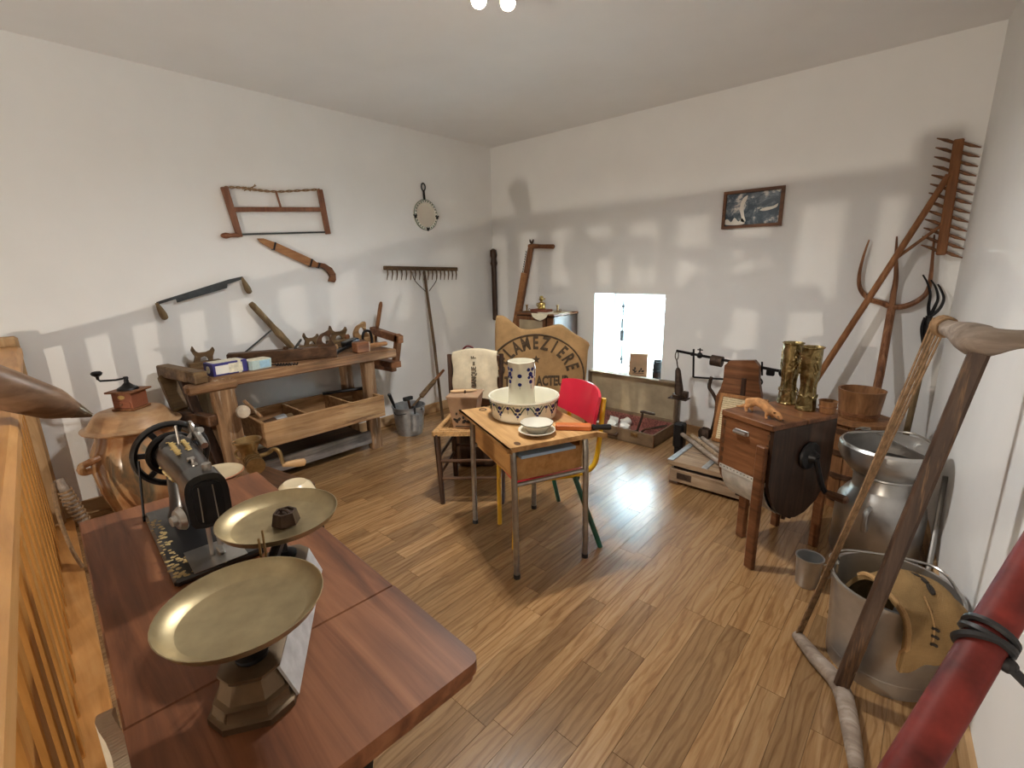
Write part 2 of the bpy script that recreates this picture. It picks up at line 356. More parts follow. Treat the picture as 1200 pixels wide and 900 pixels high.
# special materials
def _special():
    m, nt, b, nn, ln = newmat('oak_plank'); v, oi = coords(nt, (26, 1.5, 10), True, True); f = noise(nt, v, 1, 8, .68, 1.6)
    r = ramp(nt, [(.28, (.205,.105,.040)), (.5, (.335,.19,.082)), (.72, (.44,.27,.128))]); ln(f, r.inputs[0])
    hs = nn('ShaderNodeHueSaturation'); mr = nn('ShaderNodeMapRange'); mr.inputs[3].default_value = .70; mr.inputs[4].default_value = 1.12
    ln(oi.outputs['Random'], mr.inputs[0]); ln(mr.outputs[0], hs.inputs['Value']); ln(r.outputs[0], hs.inputs['Color'])
    v2, _ = coords(nt, (5, .9, 4), True, True); wt = nn('ShaderNodeTexWave'); wt.bands_direction = 'X'; wt.inputs['Scale'].default_value = 2.2; wt.inputs['Distortion'].default_value = 14; wt.inputs['Detail'].default_value = 3.5; wt.inputs['Detail Scale'].default_value = 1.2
    ln(v2, wt.inputs['Vector']); r2 = ramp(nt, [(.0, (.70,.63,.55)), (.30, (1,1,1))]); ln(wt.outputs['Fac'], r2.inputs[0])
    mx = nn('ShaderNodeMix'); mx.data_type = 'RGBA'; mx.blend_type = 'MULTIPLY'; mx.inputs[0].default_value = .8; ln(hs.outputs[0], mx.inputs[6]); ln(r2.outputs[0], mx.inputs[7])
    ln(mx.outputs[2], b.inputs['Base Color']); b.inputs['Roughness'].default_value = .25; b.inputs['Specular IOR Level'].default_value = .55; bump(nt, wt.outputs['Fac'], b, .06, .001)
    m, nt, b, nn, ln = newmat('mirror_glass'); b.inputs['Base Color'].default_value = (.72,.68,.60,1); b.inputs['Roughness'].default_value = .25; b.inputs['Metallic'].default_value = .6
    m, nt, b, nn, ln = newmat('clear_glass'); b.inputs['Base Color'].default_value = (1,1,1,1); b.inputs['Roughness'].default_value = .02; b.inputs['Transmission Weight'].default_value = 1; b.inputs['IOR'].default_value = 1.1
    m, nt, b, nn, ln = newmat('old_photo'); v = coords(nt, (9, 1, 11)); f = noise(nt, v, 1, 8, .7, .5); r = ramp(nt, [(.47, (.045,.07,.095)), (.55, (.16,.2,.24)), (.60, (.70,.68,.64))]); ln(f, r.inputs[0]); ln(r.outputs[0], b.inputs['Base Color']); b.inputs['Roughness'].default_value = .25
    m, nt, b, nn, ln = newmat('pot_glaze'); f = noise(nt, coords(nt, (8, 8, 1.6)), 1, 6, .6, .8); r = ramp(nt, [(.32, (.17,.065,.025)), (.46, (.36,.165,.07)), (.58, (.47,.27,.13)), (.68, (.20,.17,.11))]); ln(f, r.inputs[0]); ln(r.outputs[0], b.inputs['Base Color']); b.inputs['Roughness'].default_value = .22; b.inputs['Coat Weight'].default_value = .4
    m, nt, b, nn, ln = newmat('lid_clay'); f = noise(nt, coords(nt, (5, 5, 16)), 1, 6, .6, .4); r = ramp(nt, [(.32, (.33,.17,.08)), (.5, (.48,.29,.15)), (.68, (.58,.40,.24))]); ln(f, r.inputs[0]); ln(r.outputs[0], b.inputs['Base Color']); b.inputs['Roughness'].default_value = .4
    m, nt, b, nn, ln = newmat('embossed_brass'); f = noise(nt, coords(nt, (26, 26, 26)), 1, 3, .5, 1.5); r = ramp(nt, [(.36, (.15,.11,.045)), (.62, (.34,.26,.12))]); ln(f, r.inputs[0]); ln(r.outputs[0], b.inputs['Base Color']); b.inputs['Metallic'].default_value = 1; b.inputs['Roughness'].default_value = .33; bump(nt, f, b, .9, .006)
    m, nt, b, nn, ln = newmat('print_lines'); wt = nn('ShaderNodeTexWave'); wt.bands_direction = 'Z'; wt.inputs['Scale'].default_value = 22; ln(coords(nt, (1,1,1)), wt.inputs['Vector']); f = noise(nt, coords(nt, (90, 1, 60)), 1, 3); mu = nn('ShaderNodeMath'); mu.operation = 'MULTIPLY'; ln(wt.outputs['Fac'], mu.inputs[0]); ln(f, mu.inputs[1]); r = ramp(nt, [(.30, (.72,.60,.38)), (.42, (.42,.32,.18))]); ln(mu.outputs[0], r.inputs[0]); ln(r.outputs[0], b.inputs['Base Color']); b.inputs['Roughness'].default_value = .5
    glow('bulb_glow', (1, .86, .66), 45); glow('sconce_glow', (1, .82, .6), 6)
_special()

# ------------------------------------------------------------------ room shell
H = 2.505; YB = -6.9
WR = lambda y: 3.60-.088*y
WX0, WX1, WZ0, WZ1, WD = 1.243, 1.90, .41, 1.12, .42
b = MB()
b.bb(-.25, WX0, 0, WD, -.1, H); b.bb(WX1, 4.2, 0, WD, -.1, H); b.bb(WX0, WX1, 0, WD, WZ1, H); b.bb(WX0, WX1, 0, WD, -.1, WZ0)
struct(b.build('wall_back', 'wall_paint'))
struct(MB().bb(-.25, 0, YB, 0, -2.6, H).build('wall_left', 'wall_paint'))
struct(MB().prism([(3.60, 0), (WR(YB), YB), (WR(YB)+.25, YB), (3.85, 0)], H+2.6, (0, 0, (H-2.6)/2), (1,0,0), (0,1,0)).build('wall_right', 'wall_paint'))
struct(MB().bb(-.25, 4.6, YB-.2, YB, -2.6, H).build('wall_front', 'wall_paint'))
struct(MB().bb(-.25, 4.6, YB-.2, WD, H, H+.2).build('ceiling', 'ceiling_paint'))
struct(MB().bb(-.25, 4.6, YB, -3.3, -2.7, -2.6).build('floor_stairwell', 'oak_base'))
struct(MB().bb(-.25, 4.6, -3.62, -3.5, -2.7, -.119).build('wall_stairwell', 'wall_paint'))
b = MB(); b.bb(0, .015, -3.60, 0, 0, .085, .002); struct(b.build('baseboard_left', 'oak_base'))
struct(MB().bb(.015, 3.60, -.015, 0, 0, .085, .002).build('baseboard_back', 'oak_base_x'))
struct(MB().prism([(3.60, -.015), (3.585, -.015), (WR(-3.6)-.015, -3.6), (WR(-3.6), -3.6)], .085, (0,0,.0425), (1,0,0), (0,1,0)).build('baseboard_right', 'oak_base'))
# floor: oak strips, each its own plank
fl = struct(MB().bb(0, 4.0, -3.64, 0, -.12, -.005).bb(3.25, 4.3, YB, -3.64, -.12, -.005).build('floor', 'joint'))
planks = []; PW = .082; x = 0.0; i = 0
rnd = random.Random(3)
while x < 3.98:
    y = 0.0; off = rnd.uniform(0, .4); y = -off if off > .08 else 0
    segs = [(0, y)] if y < 0 else []
    while y > -3.64:
        L = rnd.choice((.30, .42, .55, .7, .9, 1.1)); segs.append((y, max(-3.64, y-L))); y -= L
    for a, c in segs:
        if a-c > .02: planks.append((x, min(x+PW, 4.0), c, a))
    x += PW; i += 1
def vis(p):
    c = Vector(((p[0]+p[1])/2, (p[2]+p[3])/2, 0)); d = c-CAM; z = d.dot(fw)
    if z < .2: return 0
    u, v = 600+F_PX*d.dot(rt)/z, 450-F_PX*d.dot(up)/z
    inside = -60 < u < 1260 and v < 960
    return (p[3]-p[2])*(-d.z)/d.length**3*(1 if inside else .01)
planks.sort(key=vis, reverse=True)
pm = None
for k, (x0, x1, y0, y1) in enumerate(planks[:300]):
    if pm is None:
        o = MB().box((0,0,0), (1,1,1), .0).build('plank', 'oak_plank', fl); pm = o.data
    else:
        o = bpy.data.objects.new('plank', pm); C.objects.link(o); o.parent = fl
    o.location = ((x0+x1)/2, (y0+y1)/2, -.003); o.scale = (x1-x0-.0012, y1-y0-.0014, .006)
b = MB()
for (x0, x1, y0, y1) in planks[300:]: b.bb(x0+.0006, x1-.0006, y0+.0007, y1-.0007, -.006, 0)
q = 3.25
while q < 4.25:
    b.bb(q+.0006, q+PW-.0006, YB, -3.641, -.006, 0); q += PW
o = b.build('plank_field', 'oak_plank', fl); o['kind'] = 'stuff'
struct(MB(Matrix.Translation((2.4, -3.70, 0)) @ Matrix.Rotation(R(-3.2), 4, 'Z')).bb(-2.385, .80, -.14, .026, .0, .0125, .003).build('trim_1', 'rail_wood'))

# window in the deep opening
wn = struct(MB().ring([(WX0, WZ0), (WX1, WZ0), (WX1, WZ1), (WX0, WZ1)], [(WX0+.05, WZ0+.05), (WX1-.05, WZ0+.05), (WX1-.05, WZ1-.05), (WX0+.05, WZ1-.05)], .05, (0, .385, 0)).build('window_1', 'white_paint'))
MB().bb(WX0+.045, WX1-.045, .386, .390, WZ0+.045, WZ1-.045).build('pane', 'clear_glass', wn)
b = MB(); zz = [WZ0+.03, WZ1-.06]; b.tube([(1.345, .34, zz[0]), (1.345, .34, zz[1])], .008, 8); b.bb(1.325, 1.365, .325, .36, .66, .76, .004); b.tube([(1.345, .33, .78), (1.345, .33, .80), (1.345, .33, .87)], .012, 8)
b.bb(1.33, 1.36, .33, .36, .47, .50, .003); b.bb(1.33, 1.36, .33, .36, .97, 1.0, .003); b.build('latch', 'dark_steel', wn)
# ------------------------------------------------------------------ lamps the place has
t = thing('ceiling_spotlight', 'white ceiling bar with two glowing spotlight heads', 'light', (2.05, -2.13, H))
b = MB(); b.bb(-.04, .20, -.04, .04, -.025, 0, .004); b.build('mounting_bar', 'white_paint', t)
for k, (x, y) in enumerate(((.0, -.04), (.07, .05))):
    p = b = MB(); b.tube([(x, y*.4, -.02), (x, y, -.075)], .008, 8); b.lathe([(.012, -.06), (.026, -.075), (.032, -.135), (.030, -.15)], 18, (x, y, 0), cap1=False); h = b.build('spot_head', 'white_paint', t)
    MB().ball((x, y, -.152), .029, 14, (1, 1, .8)).build('bulb', 'bulb_glow', h)
    lamp('spot_lamp', 'SPOT', (2.05+x, -2.13+y, H-.20), SPOT_P, WARM, .03, spot_size=R(170), spot_blend=.9)
b = MB(); b.tube([(.17, 0, -.02), (.17, .01, -.05)], .008, 8); b.lathe([(.012, -.045), (.026, -.06), (.030, -.12)], 18, (.17, .01, 0)); b.build('spot_head', 'white_paint', t)
t = thing('stair_lamp', 'low white reflector lamp on the stairwell wall', 'light', (3.15, YB, .36))
MB().bb(-.05, .05, 0, .03, -.08, .08, .004).build('wall_plate', 'white_paint', t)
MB().lathe([(.02,.04),(.05,.06),(.065,.14),(.06,.14),(.045,.065),(0,.06)], 20, (0,0,0), (0,1,0)).build('reflector', 'white_paint', t); MB().ball((0, .10, 0), .03).build('bulb', 'sconce_glow', t)
MB().tube([(0, .02, 0), (0, .06, 0)], .012, 8).build('arm', 'white_paint', t)
sl = lamp('stair_bulb', 'SPOT', (3.15, YB+.19, .36), STAIR_P, (1, .88, .72), .03, spot_size=R(118), spot_blend=.5); sl.rotation_euler = (R(97), 0, R(14))

# ------------------------------------------------------------------ stair railing
t = thing('stair_railing', 'yellow pine stair railing with flat balusters beside the sewing table', 'railing', (2.4, -3.70, 0), R(-3.2))
MB().bb(-2.31, .83, -.10, 0, .955, 1.012, .012).build('handrail', 'rail_wood', t)
MB().bb(-2.375, -2.305, -.095, -.005, .012, 1.06, .012).build('end_post', 'plank_wood', t)
MB().bb(-2.38, .83, -.115, -.075, .035, .10, .006).build('bottom_rail', 'rail_wood', t)
bal = None
for k in range(17):
    x = -2.23+.18*(k+.5)
    if bal is None:
        o = MB().bb(-.037, .037, -.012, .012, .013, .96, .003).build('baluster', 'baluster_wood', t); bal = o.data
    else:
        o = bpy.data.objects.new('baluster', bal); C.objects.link(o); o.parent = t
    o.location = (x, -.06, 0)
MB().bb(.83, .92, -.10, -.01, .0, 1.08, .008).build('newel_post', 'rail_wood', t)

# ------------------------------------------------------------------ left wall: hung tools
W = lambda x, y, d=.02: PX(x, y, d)
t = thing('bow_saw', 'old wooden bow saw with twisted cord hung on the wall', 'saw', W(280, 278, 0))
b = MB(); b.beam(W(262.5, 219), W(281, 278), .045, .022, .004, (1,0,0), taper=.85); b.build('saw_arm', 'saw_wood', t, True)
b = MB(); b.beam(W(374.5, 222), W(384.5, 274.5), .04, .022, .004, (1,0,0)); b.build('saw_arm', 'saw_wood', t, True)
MB().beam(W(270, 245.5), W(380, 245.5), .03, .02, .003, (1,0,0)).build('stretcher', 'saw_wood', t, True)
MB().beam(W(280, 274.8), W(383, 272), .012, .003, 0, (1,0,0)).build('blade', 'dark_steel', t, True)
cp = spl([W(a, c, .022) for a, c in ((263, 219.5), (282, 220), (300, 222.5), (322, 224.5), (348, 223.5), (374, 222))], 10)
b = MB()
for ph in (0, PI): b.tube([q+Vector((.004*math.cos(i*.9+ph), 0, .005*math.sin(i*.9+ph))) for i, q in enumerate(cp)], .0045, 6)
b.tube([W(284, 222), W(288, 219), W(293, 224), (W(299, 216))], .003, 5); b.tube([W(286, 223.5), W(300, 217.5)], .0035, 5)
b.build('twisted_cord', 'cord_fibre', t, True)
MB().beam(W(323, 223.5, .024), W(329, 243, .030), .014, .008, .002, (1,0,0)).build('toggle', 'saw_wood', t, True)
b = MB(); a, c = W(259, 276.3, .03), W(278, 275.6, .03); b.tube([a+(c-a)*k for k in (0, .1, .3, .6, .85, 1.05)], [.008, .015, .019, .013, .014, .012], 10); b.build('handle', 'saw_wood', t, True)

t = thing('sheathed_pruning_saw', 'curved pistol-grip saw in an orange-brown wooden sheath on the wall', 'saw', W(345, 300, 0))
out = [(301.5,279.5),(308,279.5),(323,284.5),(366,304),(373,309.5),(371.5,313.5),(362,312),(320,292.5),(306,284.5)]
q = [W(a, c, .02) for a, c in out]; o0 = q[0]
MB().prism([(p.y-o0.y, p.z-o0.z) for p in q], .024, (.02, o0.y, o0.z), (0,1,0), (0,0,1)).build('sheath', 'sheath_wood', t, True)
q = [W(a, c, .02) for a, c in ((372,307.5),(380,309),(388,314),(392.5,321),(393,328),(391.5,331),(385,329.5),(386.5,324),(383,317.5),(377,313.5),(371,312.5))]
MB().prism([(p.y-o0.y, p.z-o0.z) for p in q], .026, (.02, o0.y, o0.z), (0,1,0), (0,0,1)).build('grip', 'brown_wood', t, True)
b = MB()
for a, c in (((322, 284), (320, 293)), ((365, 303.5), (362.5, 312.5)), ((374, 308), (372, 314))): MB().beam(W(*a), W(*c), .012, .03, 0, (1,0,0)).build('strap', 'black_iron', t, True)

t = thing('drawknife', 'drawknife with dark blade and two wooden handles on the wall', 'drawknife', W(240, 345, 0))
q = [W(a, c, .03) for a, c in ((183,354),(268,327.5),(284,324),(285,327),(266.5,333),(266,337.5),(207.5,354.5),(206,350.5),(185,357))]; o0 = q[0]
MB().prism([(p.y-o0.y, p.z-o0.z) for p in q], .006, (.03, o0.y, o0.z), (0,1,0), (0,0,1)).build('blade', 'dark_steel', t, True)
for a, c in (((183.5, 355), (194.5, 374.5)), ((283.5, 325.5), (293, 344))):
    p, q = W(*a, .03), W(*c, .035); MB().tube([p+(q-p)*k for k in (0, .12, .35, .7, .93, 1)], [.009, .010, .016, .021, .018, .008], 12).build('handle', 'olive_wood', t, True)

t = thing('hanging_mirror', 'small round mirror with flowered white rim and black iron hook', 'mirror', W(498.5, 252, 0))
cc = W(498.5, 252, .012); rr = .128
MB().lathe([(rr*.80, .004), (rr*.84, .012), (rr*.97, .014), (rr, .006), (rr, -.01)], 40, cc, (1,0,0), cap0=True).build('rim', 'white_ceramic', t, True)
MB().lathe([(rr*.81, .0), (rr*.81, .009)], 36, cc, (1,0,0)).build('glass', 'mirror_glass', t, True)
b = MB()
for k in range(28):
    a = 2*PI*k/28; p = cc+Vector((.014, rr*.90*math.cos(a), rr*.90*math.sin(a))); b.ball(p, .0065, 6, (.4, 1, 1))
b.tube([cc+Vector((.008, rr*math.cos(k*PI/16), rr*math.sin(k*PI/16))) for k in range(32)], .0035, 6, closed=True); b.build('rim_pattern', 'green_ink', t, True)
b = MB()
for a in (190, 275, 352):
    a = R(a); p = cc+Vector((.014, rr*.97*math.cos(a), rr*.97*math.sin(a))); b.ball(p, .014, 8, (.5, 1, 1)); b.ball(p+Vector((0, .012, .012)), .008, 6); b.ball(p+Vector((0, -.012, .012)), .008, 6)
b.build('clip', 'black_iron', t, True)
b = MB(); b.beam(cc+Vector((0, 0, rr-.01)), cc+Vector((0, -.004, rr+.075)), .020, .010, .002, (1,0,0)); rc = cc+Vector((0, -.006, rr+.105))
b.tube([rc+Vector((0, .021*math.cos(k*PI/10), .031*math.sin(k*PI/10))) for k in range(20)], .006, 7, closed=True); b.build('hook', 'black_iron', t, True)

# hay rake leaning on the left wall
ft = PZ(519, 493); hd = W(497, 318, .05)
t = thing('hay_rake', 'wooden hay rake with a wide toothed head leaning on the wall', 'rake', ft)
MB().tube([ft, ft+(hd-ft)*.5+Vector((0, .01, 0)), hd], [.012, .014, .012], 10).build('handle', 'old_rake_z', t, True)
h0, h1 = W(450, 314, .05), W(535.5, 315.5, .05)
MB().beam(h0, h1, .034, .032, .005, (1,0,0)).build('head', 'old_rake', t, True)
tn = None
for k in range(17):
    p = h0+(h1-h0)*(.03+.94*k/16)
    MB().tube([p+Vector((.01, 0, 0)), p+Vector((.03, -.012, -.05)), p+Vector((.04, -.03, -.098))], [.007, .006, .003], 6).build('tooth', 'old_rake_z', t, True)
b = MB(); mid = ft+(hd-ft)*.87
for s in (-1, 1): b.tube(spl([hd+Vector((.01, s*.14, -.0)), hd+Vector((.02, s*.12, -.08)), mid+Vector((.01, s*.02, .0))], 6), .0035, 6)
b.build('brace_wire', 'rust_iron', t, True)
# ------------------------------------------------------------------ workbench
BZ = .765
t = thing('workbench', 'rough old carpenter bench with drawer tray along the wall', 'workbench', (.28, -2.25, 0))
b = MB(); n = 26
def topf(u, v):
    return None
b.bb(.05, .485, -2.87, -1.60, BZ-.065, BZ, .008); b.build('bench_slab', 'bench_top', t, True)
for a, c, w_ in (((.40, -1.80, 0), (.43, -1.83, BZ-.06), .085), ((.50, -2.80, 0), (.47, -2.82, BZ-.01), .12), ((.08, -1.80, 0), (.10, -1.83, BZ-.06), .08), ((.08, -2.80, 0), (.10, -2.82, BZ-.06), .08)):
    MB().beam(a, c, w_, .07, .006, (1,0,0)).build('leg', 'bench_leg', t, True)
MB().bb(.40, .425, -2.80, -1.83, .055, .155, .004).build('stretcher', 'grey_wood', t, True)
MB().bb(.06, .40, -2.78, -1.86, .10, .125, .003).build('shelf', 'dark_wood', t, True)
MB().bb(.44, .52, -3.0, -2.74, BZ-.075, BZ-.018, .012).build('end_block', 'bench_top', t, True)
# drawer tray
TZ0, TZ1 = .295, .455
MB().bb(.555, .575, -2.655, -1.80, TZ0, TZ1, .003).build('tray_front', 'tray_wood', t, True)
MB().bb(.13, .15, -2.655, -1.80, TZ0, TZ1-.01, .003).build('tray_back', 'tray_wood', t, True)
for y in (-2.655, -1.822): MB().bb(.15, .555, y, y+.022, TZ0, TZ1-.004, .003).build('tray_end', 'tray_wood', t, True)
for y in (-2.37, -2.05): MB().bb(.15, .555, y, y+.016, TZ0, TZ1-.012, .002).build('tray_divider', 'tray_wood', t, True)
MB().bb(.14, .56, -2.65, -1.80, TZ0, TZ0+.012).build('tray_bottom', 'brown_wood', t, True)
# wooden vise frames standing at both ends
def fr(y, pts): return [PY(a, c, y) for a, c in pts]
b = MB(); b.beam((.07, -3.00, .785), (.52, -2.92, .785), .07, .07, .006); b.build('vise_beam', 'olive_handle', t, True)
MB().beam((.11, -3.00, .76), (.22, -2.98, .555), .05, .085, .006, (0,1,0)).build('vise_post', 'olive_handle', t, True)
MB().beam((.14, -2.99, .525), (.52, -2.90, .525), .05, .065, .006).build('vise_bar', 'dark_wood_x', t, True)
MB().beam((.36, -2.93, .54), (.46, -2.86, .10), .05, .06, .005, (0,1,0)).build('vise_post', 'dark_wood_z', t, True)
MB().beam((.30, -2.96, .76), (.36, -2.93, .54), .05, .05, .005, (0,1,0)).build('vise_post', 'dark_wood_z', t, True)
q = fr(-1.52, ((436, 387), (470, 398), (467, 392), (463, 430), (440, 428), (462, 432), (446.5, 354), (437, 416)))
MB().beam(q[0], q[1], .05, .06, .005).build('vise_beam', 'brown_wood', t, True)
MB().beam(q[2], q[3], .045, .05, .005, (0,1,0)).build('vise_post', 'brown_wood_z', t, True)
MB().beam(q[4], q[5], .05, .05, .005).build('vise_bar', 'brown_wood', t, True)
d = (q[7]-q[6]); MB().tube([q[6], q[6]+d*.05, q[6]+d*.4, q[6]+d*.55, q[7]], [.010, .016, .017, .012, .012], 10).build('vise_handle', 'brown_wood_z', t, True)
MB().bb(.05, .42, -1.61, -1.52, .60, .65, .004).build('vise_bar', 'brown_wood', t, True)
# leg vise screw
p = PX(285.5, 483, .60)
b = MB(); b.lathe([(.022, -.10), (.022, -.045), (.036, -.035), (.040, -.01), (.034, .004), (.012, .008)], 20, p, (1, -.1, .05)); b.build('vise_screw', 'worn_end', t, True)
MB().tube([p+Vector((-.03, .02, .06)), p+Vector((-.02, .10, -.06))], .010, 8).build('vise_pin', 'bench_leg', t, True)

# ---- things on the bench
def hsaw(U, V, o, sc, name, mat, parent, th=.024, kind='horn'):
    if kind == 'horn':
        out = [(0,0),(.012,.035),(-.004,.075),(.006,.10),(.018,.07),(.035,.056),(.075,.056),(.10,.064),(.116,.082),(.122,.062),(.108,.03),(.104,0),(.085,0),(.078,.022),(.06,.032),(.04,.026),(.03,0)]
    elif kind == 'loop':
        out = None
    return MB().prism([(a*sc, c*sc) for a, c in out], th, o, U, V).build(name, mat, parent, True)
def looptote(o, U, V, s, mat, parent, th=.028):
    outer = spl2([(-.01,0),(-.02,.04),(.005,.085),(.045,.105),(.075,.12),(.082,.10),(.078,.06),(.095,.02),(.10,0),(.05,-.004)], 4)
    n = len(outer); inner = [(.042+.026*math.cos(2*PI*i/n+2.9), .05+.030*math.sin(2*PI*i/n+2.9)) for i in range(n)][::1]
    # match winding with outer loop
    ar = sum(outer[i][0]*outer[(i+1) % n][1]-outer[(i+1) % n][0]*outer[i][1] for i in range(n))
    if ar < 0: inner = [(.042+.026*math.cos(-2*PI*i/n+2.9+.3), .05+.030*math.sin(-2*PI*i/n+2.9+.3)) for i in range(n)]
    return MB().ring([(a*s, c*s) for a, c in outer], [(a*s, c*s) for a, c in inner], th, o, U, V).build('tote', mat, parent, True)
Yv, Zv = Vector((0,1,0)), Vector((0,0,1))
# jointer plane
A, B = Vector((.145, -2.662, BZ)), Vector((.422, -2.052, BZ)); d = (B-A).normalized()
t = thing('jointer_plane', 'very long dark wooden jointer plane with looped tote lying on the bench', 'plane', (A+B)/2)
MB().beam(A+Zv*.04, B+Zv*.04, .075, .08, .005).build('plane_body', 'dark_wood', t, True)
looptote(A+d*.565*(B-A).length/.67+Zv*.078, d, Zv, .95, 'dark_wood', t)
p = A+(B-A)*.60+Zv*.08; MB().beam(p, p+d*.05+Zv*.06, .045, .012, .002, (0,0,1)).build('plane_iron', 'dark_steel', t, True)
p = A+(B-A)*.52+Zv*.08; MB().lathe([(.016,0),(.018,.012),(.010,.02)], 12, p).build('strike_button', 'dark_wood', t, True)
# horned plane at the left end
A = Vector((.09, -2.872, BZ)); B = A+Vector((.0, .185, 0))
t = thing('horned_plane', 'small plane with a horned open handle beside the purple box', 'plane', (A+B)/2)
MB().beam(A+Zv*.022, B+Zv*.022, .055, .044, .004).build('plane_body', 'olive_handle', t, True)
hsaw((B-A), Zv, A+(B-A)*.18+Zv*.043, 1.02, 'tote', 'olive_handle', t)
# two boxes
def card(name, label, px, size, rz, mats, cat):
    o = PZ(*px, BZ); t = thing(name, label, cat, (o.x, o.y, BZ), rz); return t
t = card('purple_box', 'deep purple cardboard box with cream printed side on the bench', (266, 437), 0, R(8), 0, 'box')
MB().bb(-.055, .055, -.10, .10, 0, .075, .002).build('carton', 'blue_box', t)
MB().bb(.0555, .0562, -.085, .045, .010, .060).build('printed_panel', 'paper', t); MB().bb(-.05, .05, -.085, .085, .0755, .0762).build('top_panel', 'box_cream', t)
MB().bb(.0557, .0566, -.01, .07, .008, .064).build('picture', 'box_cream', t)
b = MB(); b.lathe([(.022, 0), (.022, .0012)], 20, (0, -.1003, .037), (0,-1,0)); b.build('round_badge', 'box_cream', t)
MB().bb(-.0557, .0567, .045, .062, -.0, .0765).build('band', 'box_cream', t)
t = card('mint_tin', 'pale mint tin with light blue printed end beside the purple box', (302, 431), 0, R(10), 0, 'tin')
MB().prism([(-.05,-.06),(-.035,-.075),(.035,-.075),(.05,-.06),(.05,.06),(.035,.075),(-.035,.075),(-.05,.06)], .055, (0,0,.0275), (1,0,0), (0,1,0)).build('tin_body', 'mint', t)
MB().bb(.0503, .0512, -.012, .056, .006, .05).build('printed_panel', 'mint_blue', t)
MB().prism([(-.046,-.056),(-.033,-.07),(.033,-.07),(.046,-.056),(.046,.056),(.033,.07),(-.033,.07),(-.046,.056)], .003, (0,0,.0562), (1,0,0), (0,1,0)).build('lid', 'box_cream', t)
# long handled tool with iron stay
a, c = PX(293.5, 355, .045), PX(346, 407, .085); c.z = BZ+.022
t = thing('stayed_handle_tool', 'long olive wooden handle with a thin iron stay leaning above the bench', 'tool', c)
d = c-a; MB().tube([a, a+d*.05, a+d*.5, a+d*.6, c], [.016, .021, .021, .026, .020], 12).build('handle', 'olive_wood', t, True)
p = a+d*.50; q = PX(279, 411.5, .045); q.z = BZ+.03; q.y = max(q.y, -2.62)
b = MB(); b.tube([p, q], .0055, 7); b.ball(q, .012, 8, (1, 1.6, .8)); b.tube([q, q-Zv*.03], .008, 7); b.build('stay', 'dark_steel', t, True)
# planes and tools at the right end
def P(px, py, x): 
    q = PX(px, py, x); return q
t = thing('small_bench_plane', 'small plane with a low horned handle behind the jointer plane', 'plane', (.10, -2.10, BZ))
MB().bb(.07, .13, -2.16, -1.98, BZ, BZ+.06, .004).build('plane_body', 'olive_handle', t, True)
hsaw((0,1,0), Zv, (.10, -2.13, BZ+.058), .92, 'tote', 'olive_handle', t)
t = thing('smoothing_plane', 'olive smoothing plane with a tall horned handle near the bench end', 'plane', (.10, -1.88, BZ))
MB().bb(.065, .135, -1.95, -1.76, BZ, BZ+.07, .004).build('plane_body', 'olive_handle', t, True)
hsaw((0,1,0), Zv, (.10, -1.925, BZ+.068), 1.15, 'tote', 'olive_handle', t)
MB().lathe([(.022,0),(.026,.02),(.018,.035)], 12, (.10, -1.79, BZ+.068)).build('front_knob', 'brown_wood', t, True)
t = thing('looped_plane', 'light brown plane with a big looped tote near the end vise', 'plane', (.17, -1.70, BZ))
MB().bb(.13, .21, -1.745, -1.605, BZ, BZ+.075, .006).build('plane_body', 'pale_wood', t, True)
looptote((.17, -1.745, BZ+.07), (0,1,0), Zv, 1.05, 'pale_wood', t)
MB().ball((.17, -1.625, BZ+.07), .032, 12).build('front_knob', 'pale_wood', t, True)
t = thing('iron_stirrup', 'black iron stirrup standing in front of the looped plane', 'stirrup', (.235, -1.69, BZ))
b = MB(); b.tube(spl([(.235, -1.725, BZ+.004), (.235, -1.73, BZ+.06), (.235, -1.72, BZ+.115), (.235, -1.69, BZ+.13), (.235, -1.66, BZ+.115), (.235, -1.65, BZ+.06), (.235, -1.655, BZ+.004)], 5), .010, 8); b.build('bow', 'black_iron', t, True)
MB().bb(.222, .248, -1.725, -1.655, BZ, BZ+.008, .002).build('base', 'black_iron', t, True)
t = thing('wood_mallet', 'wooden mallet with pale worn face on the front bench edge', 'mallet', (.40, -1.84, BZ))
MB().bb(.36, .44, -1.90, -1.80, BZ, BZ+.078, .006).build('mallet_head', 'brown_wood', t, True)
MB().bb(.365, .435, -1.80, -1.793, BZ+.004, BZ+.074, .003).build('worn_face', 'worn_end', t, True)
b = MB(); b.tube([(.40, -1.80, BZ+.042), (.40, -1.74, BZ+.04), (.395, -1.64, BZ+.036), (.395, -1.625, BZ+.036)], [.013, .016, .018, .015], 10); b.build('handle', 'sheath_wood', t, True)
t = thing('hand_hatchet', 'black iron hatchet head lying on the bench beside the mallet', 'hatchet', (.33, -1.97, BZ))
b = MB(); b.beam((.34, -2.03, BZ+.012), (.33, -1.90, BZ+.05), .05, .02, .003, taper=.6); b.beam((.30, -1.93, BZ+.05), (.27, -1.80, BZ+.07), .06, .05, .006); b.build('hatchet_head', 'black_iron', t, True)
MB().tube([(.285, -1.82, BZ+.07), (.280, -1.77, BZ+.062), (.278, -1.735, BZ+.05)], [.014, .016, .014], 8).build('handle', 'dark_wood', t, True)
t = thing('wood_chisel', 'chisel with a turned honey-coloured handle behind the hatchet', 'chisel', (.20, -2.0, BZ))
b = MB(); b.tube([(.205, -2.07, BZ+.024), (.205, -2.06, BZ+.024), (.20, -1.97, BZ+.026), (.195, -1.95, BZ+.026), (.195, -1.93, BZ+.026)], [.012, .022, .024, .02, .026], 12); b.build('handle', 'pale_wood', t, True)
MB().beam((.195, -1.935, BZ+.026), (.19, -1.86, BZ+.008), .022, .010, .002).build('blade', 'dark_steel', t, True)
